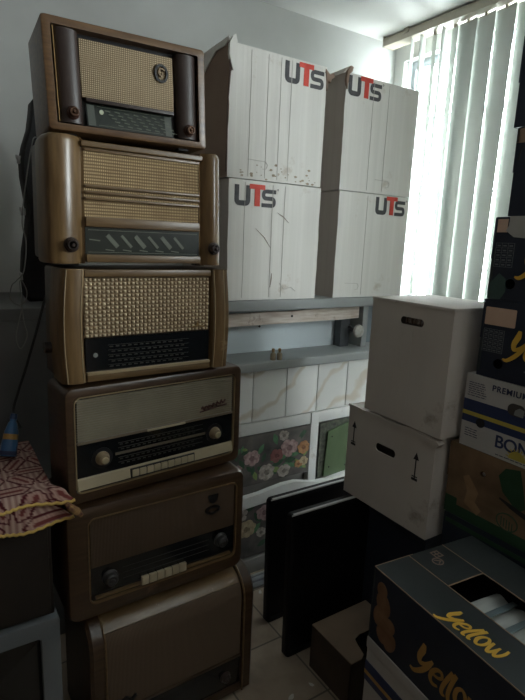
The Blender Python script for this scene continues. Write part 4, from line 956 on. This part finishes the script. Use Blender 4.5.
t = thing('fruit_box', 'open dark fruit box with yellow lettering and a frame-like top, at the front right', 'box', (A[0], A[1], .4965), rz, 'near fruit boxes'); t.scale = (.868,)*3
W_, D_, H_ = .62, .50, .293
mb = MB()
mb.box(0, W_, 0, .006, 0, H_-.004); mb.box(0, W_, D_-.006, D_, 0, H_-.004); mb.box(0, .006, .006, D_-.006, 0, H_-.004); mb.box(W_-.006, W_, .006, D_-.006, 0, H_-.004); mb.box(0, W_, 0, D_, 0, .006)
mb.build('carton', NAVY, t, smooth=False)
top = MB(); top.box(0, W_, 0, .160, H_-.004, H_, .001); top.box(0, W_, .335, D_, H_-.004, H_, .001); top.box(0, .195, .160, .335, H_-.004, H_, .001); top.box(.52, W_, .160, .335, H_-.004, H_, .001)
top.build('top_frame', NAVYT, t)
mb = MB(); e = H_
mb.box(.0, W_, .1585, .1615, e-.002, e+.0012); mb.box(.0, W_, .3335, .3365, e-.002, e+.0012); mb.box(.1935, .1965, .160, .335, e-.002, e+.0012); mb.box(0, .0022, 0, .18, e-.003, e+.0008); mb.box(0, W_, -.0008, .0008, e-.003, e+.0006)
mb.build('bare_card_edge', mat('bare_brown_edge', (0.32, 0.22, 0.15), rough=.8), t, smooth=False)
topbase = Matrix.Translation((0, 0, H_)) @ Matrix.Rotation(-pi/2, 4, 'X')      # face plane (x, -y, z) -> lid plane
def lid_word(x, yy, size, word, rot=0): yellow_word(t, x, yy, size, YEL, y=-.0014, rot=rot, arc=.10, word=word, base=topbase)
lid_word(.285, .030, .084, 'yellow', radians(0)); 
lid_word(.335, .375, .080, 'Man', 0)
mb = MB()
for q in ((.075, .235), ): mb.stroke([(q[0]+.020*cos(a), q[1]+.020*sin(a)) for a in [2*pi*i/16 for i in range(16)]], .004, -.0014, 0, closed=True).stroke([(q[0]-.012, q[1]-.008), (q[0]+.002, q[1]+.012), (q[0]+.012, q[1]-.006)], .004, -.0014, 0)
mb.stroke([(.022, .250), (.022, .282), (.055, .282), (.055, .250)], .004, -.0014, 0, closed=True); mb.stroke([(.022, .266), (.055, .266)], .004, -.0014, 0); mb.stroke([(.038, .250), (.038, .282)], .004, -.0014, 0)
mb.build('handling_symbols', mat('dusty_pink_ink', (0.22, 0.15, 0.12), rough=.6), t, smooth=False, M=topbase)
MB().box(.006, W_-.006, .006, D_-.006, .006, .10).build('inner_liner', mat('blue_black_liner', (0.006, 0.006, 0.016), rough=.6), t, smooth=False)
FRU = mat('brown_banana_print', (0.16, 0.08, 0.04), (0.23, 0.13, 0.07), rough=.6, scale=(20, 20, 20))
mb = MB()
for cx_, cz_, ra, rb, an in ((.050, .225, .026, .030, 0), (.062, .175, .036, .045, .3), (.045, .120, .028, .042, -.2), (.095, .110, .036, .030, .6), (.110, .055, .028, .040, -.4), (.070, .060, .030, .035, .2)):
    mb.xz([(cx_+ra*cos(q)*cos(an)-rb*sin(q)*sin(an), cz_+ra*cos(q)*sin(an)+rb*sin(q)*cos(an)) for q in [2*pi*n_/18 for n_ in range(18)]], -.0012-cx_*.001, 0)
mb.build('fruit_print', FRU, t, smooth=False)
yellow_word(t, .225, .085, .115, YELD, y=-.0016, rot=radians(-3), arc=.12)
MB().box(-.001, .006, -.001, .002, 0, H_-.01).build('scuffed_corner', NAVYT, t, smooth=False)
# white folded bag inside the opening
t = thing('folded_white_bag', 'folded white and grey-blue striped bag inside the open dark fruit box', 'bag', (1.358, .794, .590), rz); t.scale = (.868,)*3
mb = MB(); loops = []
for i in range(15):
    x = -.02+.22*i/14; lp = []
    for j in range(13):
        y = -.085+.18*j/12; lp.append((x, y, .105+.010*noise.noise(Vector((x*22, y*5, 1)))+.006*sin(i*1.1)))
    for j in range(12, -1, -1):
        y = -.085+.18*j/12; lp.append((x, y, 0))
    loops.append(lp)
mb.loft(loops).build('bag_fabric', mat('white_plastic_weave', (0.42, 0.45, 0.44), (0.55, 0.57, 0.55), rough=.4, scale=(30, 3, 3)), t, angle=70)
for x in (.045, .125): MB().box(x, x+.022, -.086, .096, .111, .1175, .003).build('bag_stripe', mat('grey_blue_stripe', (0.17, 0.22, 0.24), rough=.4), t)

# ------------------------------------------------------------------ left: old television, cabinet, cloth
t = thing('old_television', 'old tube television with silver-grey frame on the floor, left of the radios', 'television', (-.32, 1.49, 0))
w, h = .585, .585
frame_shell(w, h, .06, (.055, w-.055, .12, h-.055), .012, .012, .008, .03).build('front_frame', TVGREY, t)
mb = MB(); mb.loft([[(a, .06, b) for a, b in rrect(.004, w-.004, .004, h-.004, .012)], [(a, .22, b) for a, b in rrect(.01, w-.01, .004, h-.006, .012)], [(a, .40, b) for a, b in rrect(.10, w-.10, .02, h-.10, .02)]]).build('rear_housing', BLACKP, t)
mb = MB(); L = []
for s, y in ((1, .028), (.7, .020), (.4, .014), (.12, .012)): L.append([(w/2+(a-w/2)*s, y, (.12+h-.055)/2+(b-(.12+h-.055)/2)*s) for a, b in rrect(.055, w-.055, .12, h-.055, .03)])
mb.loft(L).build('picture_tube', CRT, t)
MB().box(.06, .14, -.002, .01, .04, .07, .002).build('control_panel', BLACKP, t)
t = thing('dark_cabinet', 'black-brown low cabinet on the old television, under the patterned cloth', 'cabinet', (-.32, 1.50, .587))
MB().box(0, .575, .012, .42, 0, .402, .006).build('body', DARKCAB, t)
MB().box(.012, .280, .0, .014, .015, .388, .003).build('door', DARKCAB, t); MB().box(.286, .563, .0, .014, .015, .388, .003).build('door', DARKCAB, t)
for x in (.262, .304): MB().lathe([(.004, 0), (.008, .004), (.008, .012), (0, .014)], (x, 0, .22), 'Y', 12).build('door_knob', BRASS, t)

def cloth_pattern(u, v):
    """woven cloth: maroon elongated hexagons around star nodes on beige; u,v in metres -> colour"""
    s = .150; best = 9; col = (0.40, 0.27, 0.22)
    lat = sqrt(3)/2*s
    for dj in (-1, 0, 1, 2):
        j = floor(v/lat)+dj
        for di in (-1, 0, 1, 2):
            i = floor(u/s-(j % 2)*.5)+di
            nx, nz = (i+(j % 2)*.5)*s, j*lat
            for ang in (0, pi/3, 2*pi/3):
                mx, mz = nx+.5*s*cos(ang), nz+.5*s*sin(ang); du, dv = u-mx, v-mz
                a = du*cos(ang)+dv*sin(ang); b = -du*sin(ang)+dv*cos(ang)
                dd = abs(b)/.024+max(0, abs(a)-.032)/.024
                if dd < best: best = dd
    n = sin(u*700)*.5+.5
    if .74 < best < 1.04: return (0.085, 0.014, 0.018)
    if best < .22: return (0.17, 0.045, 0.04)
    if best <= .72: return (0.34+.1*n, 0.20+.08*n, 0.17+.06*n)
    k = .5+.5*sin(u*380)
    return (0.25+.22*k, 0.14+.19*k, 0.12+.15*k)
def pattern_mat():
    m = bpy.data.materials.new('woven_cloth'); m.use_nodes = True; N = m.node_tree.nodes; L = m.node_tree.links
    a = N.new('ShaderNodeVertexColor'); a.layer_name = 'weave'; b = N['Principled BSDF']; b.inputs['Roughness'].default_value = .9; b.inputs['Specular IOR Level'].default_value = .1
    L.new(a.outputs[0], b.inputs['Base Color']); return m
WOVEN = pattern_mat()
def cloth(name, zt, x0, x1, y1, yf, drop, parent, seed, off):
    """lies on the cabinet, folds over the front edge"""
    nx, ns = 150, 130; Ltop = y1-yf; tot = Ltop+drop; bm = bmesh.new(); lay = bm.loops.layers.float_color.new('weave'); rows = []; uv = {}
    for j in range(ns+1):
        s = tot*j/ns; row = []
        for i in range(nx+1):
            u = i/nx; x = x0+(x1-x0)*u; wob = .006*noise.noise(Vector((x*9, s*6, seed)))
            r = .012; st = Ltop-r
            if s < st: y, z = y1-s, zt+.006*noise.noise(Vector((x*7, s*7, seed+3)))
            elif s < st+r*1.3: a = (s-st)/(r*1.3)*(1.25); y, z = yf+r-r*sin(a), zt-r+r*cos(a)
            else: q = s-st-r*1.3; y, z = yf-.003-.22*q, zt-r-.97*q
            if s > Ltop: y += .007*sin(x*55+seed)*(s-Ltop)/max(drop, .01); z += .006*sin(x*24+seed)*(s-Ltop)/max(drop, .01)
            x2 = x+(.055*max(0, (s/tot-.86)/.14)**1.2*((u-.85)/.15) if u > .85 else 0)
            v = bm.verts.new((x2, y+wob*.3, z)); row.append(v); uv[v] = (x+off, s+off)
        rows.append(row)
    for j in range(ns):
        for i in range(nx):
            f = bm.faces.new((rows[j][i], rows[j+1][i], rows[j+1][i+1], rows[j][i+1]))
            for lp in f.loops: c = cloth_pattern(*uv[lp.vert]); lp[lay] = tuple(q*.78 for q in c)+(1,)
    hem = [tuple(v.co) for v in rows[-1]]; side = [tuple(rows[j][-1].co) for j in range(0, ns+1, 2)]
    mb = MB(); mb.bm.free(); mb.bm = bm; o = mb.build(name, WOVEN, parent, angle=80)
    md = o.modifiers.new('thickness', 'SOLIDIFY'); md.thickness = .003; md.offset = 1
    return o, hem, side
t = thing('woven_cloth', 'folded maroon and beige patterned cloth with yellow edging, on the dark cabinet', 'cloth', (0, 0, 0))
YH = mat('mustard_edging', (0.42, 0.28, 0.07), (0.52, 0.36, 0.11), rough=.9, scale=(90, 90, 90))
lo, hem, sd = cloth('lower_layer', .998, -.33, .258, 1.90, 1.485, .075, t, 1.0, .3)
def edging(h, r): MB().tube([(p[0], p[1]-.002, p[2]-.003+.0035*(i % 2)) for i, p in enumerate(h[::2])], r, 6).build('edging', YH, t)
edging(hem, .0052)
hi, hem, sd = cloth('upper_layer', 1.012, -.33, .260, 1.90, 1.472, .022, t, 4.0, .0)
edging(hem, .0052)
# bunched corner tassel that droops in front of the radio
mb = MB()
mb.tube([(.288, 1.452, .978), (.300, 1.448, .962), (.316, 1.446, .948), (.330, 1.445, .930)], .010, 10, [.6, 1.1, 1.2, .6]); mb.build('bunched_corner', mat('maroon_knit', (0.07, 0.02, 0.02), (0.30, 0.18, 0.07), rough=.9, scale=(70, 70, 70)), t)

t = thing('blue_tube', 'blue plastic tube with a yellow emblem on the patterned cloth', 'tube', (.176, 1.76, 1.025)); t.rotation_euler = (radians(-18), radians(14), 0); t.scale = (.8,)*3
MB().lathe([(.028, 0), (.032, .004), (.031, .05), (.026, .10), (.017, .135), (.012, .14), (.012, .152), (0, .152)], (0, 0, 0), 'Z', 28).build('tube_body', BLUET, t)
MB().lathe([(.0325, .006), (.0325, .022), (.031, .022), (.031, .006)], (0, 0, 0), 'Z', 28).build('dark_band', INKB, t)
MB().lathe([(.0292, .068), (.0282, .090), (.0270, .090), (.0280, .068)], (0, 0, 0), 'Z', 28).build('yellow_band', YELD, t)
MB().lathe([(.015, .150), (.013, .172), (0, .173)], (0, 0, 0), 'Z', 18).build('cap', mat('navy_cap', (0.01, 0.03, 0.09), rough=.3), t)

# ------------------------------------------------------------------ violin case standing on the counter, and cables
t = thing('violin_case', 'black violin case standing upright on the counter behind the radios', 'violin case', (.445, 2.36, 1.4575))
half = [(0.0, .095), (.02, .108), (.12, .113), (.20, .106), (.30, .088), (.36, .082), (.42, .088), (.50, .098), (.56, .098), (.62, .085), (.68, .065), (.74, .055), (.78, .050), (.80, .035)]
P = [(-a, z) for z, a in half]+[(a, z) for z, a in half[::-1]]
sc = lambda s, y: [(x*s, y, .40+(z-.40)*(1-(1-s)*.5)) for x, z in P]
MB().loft([sc(.93, -.05), sc(1, -.038), sc(1, -.002)]).build('lid', CASEM, t, angle=40)
MB().loft([sc(1, .002), sc(1, .05), sc(.93, .062)]).build('case_body', CASEM, t, angle=40)
MB().loft([sc(.985, -.004), sc(.985, .004)]).build('seam', STEEL, t)
def latch(x, z): 
    l = MB().box(x-.010, x+.006, -.016, .016, z-.014, z+.014, .003).build('latch', STEEL, t); MB().box(x-.014, x-.008, -.010, .010, z+.002, z+.018, .002).build('latch_tongue', STEEL, l)
latch(-.094, .36); latch(-.108, .10); latch(-.098, .56)
def spl(pts, n=10):
    V = [Vector(p) for p in pts]; out = []
    for i in range(len(V)-1):
        a, b, c, d = V[max(i-1, 0)], V[i], V[i+1], V[min(i+2, len(V)-1)]
        for k in range(n):
            q = k/n; out.append(.5*((2*b)+(-a+c)*q+(2*a-5*b+4*c-d)*q*q+(-a+3*b-3*c+d)*q**3))
    out.append(V[-1]); return out
tag(MB().tube(spl([(.365, 2.10, 2.07), (.350, 2.08, 2.05), (.325, 2.08, 1.93), (.303, 2.08, 1.78), (.312, 2.08, 1.70), (.300, 2.08, 1.60), (.275, 2.08, 1.565), (.257, 2.08, 1.545), (.250, 2.08, 1.50), (.275, 2.08, 1.475), (.300, 2.08, 1.49), (.305, 2.08, 1.53), (.285, 2.08, 1.56), (.290, 2.08, 1.42), (.300, 2.085, 1.36), (.275, 2.085, 1.31), (.262, 2.085, 1.36), (.285, 2.085, 1.45)]), .0022, 6).build('thin_wire', CABLEG), 'thin grey wire looping down beside the violin case', 'wire')
tag(MB().tube(spl([(.40, 2.07, 1.56), (.368, 2.07, 1.50), (.33, 2.06, 1.38), (.29, 2.06, 1.25), (.255, 2.06, 1.15), (.235, 2.05, 1.08), (.25, 2.0, 1.03)]), .005, 8).build('power_cable', CABLEB), 'thick black cable hanging down behind the patterned cloth', 'cable')
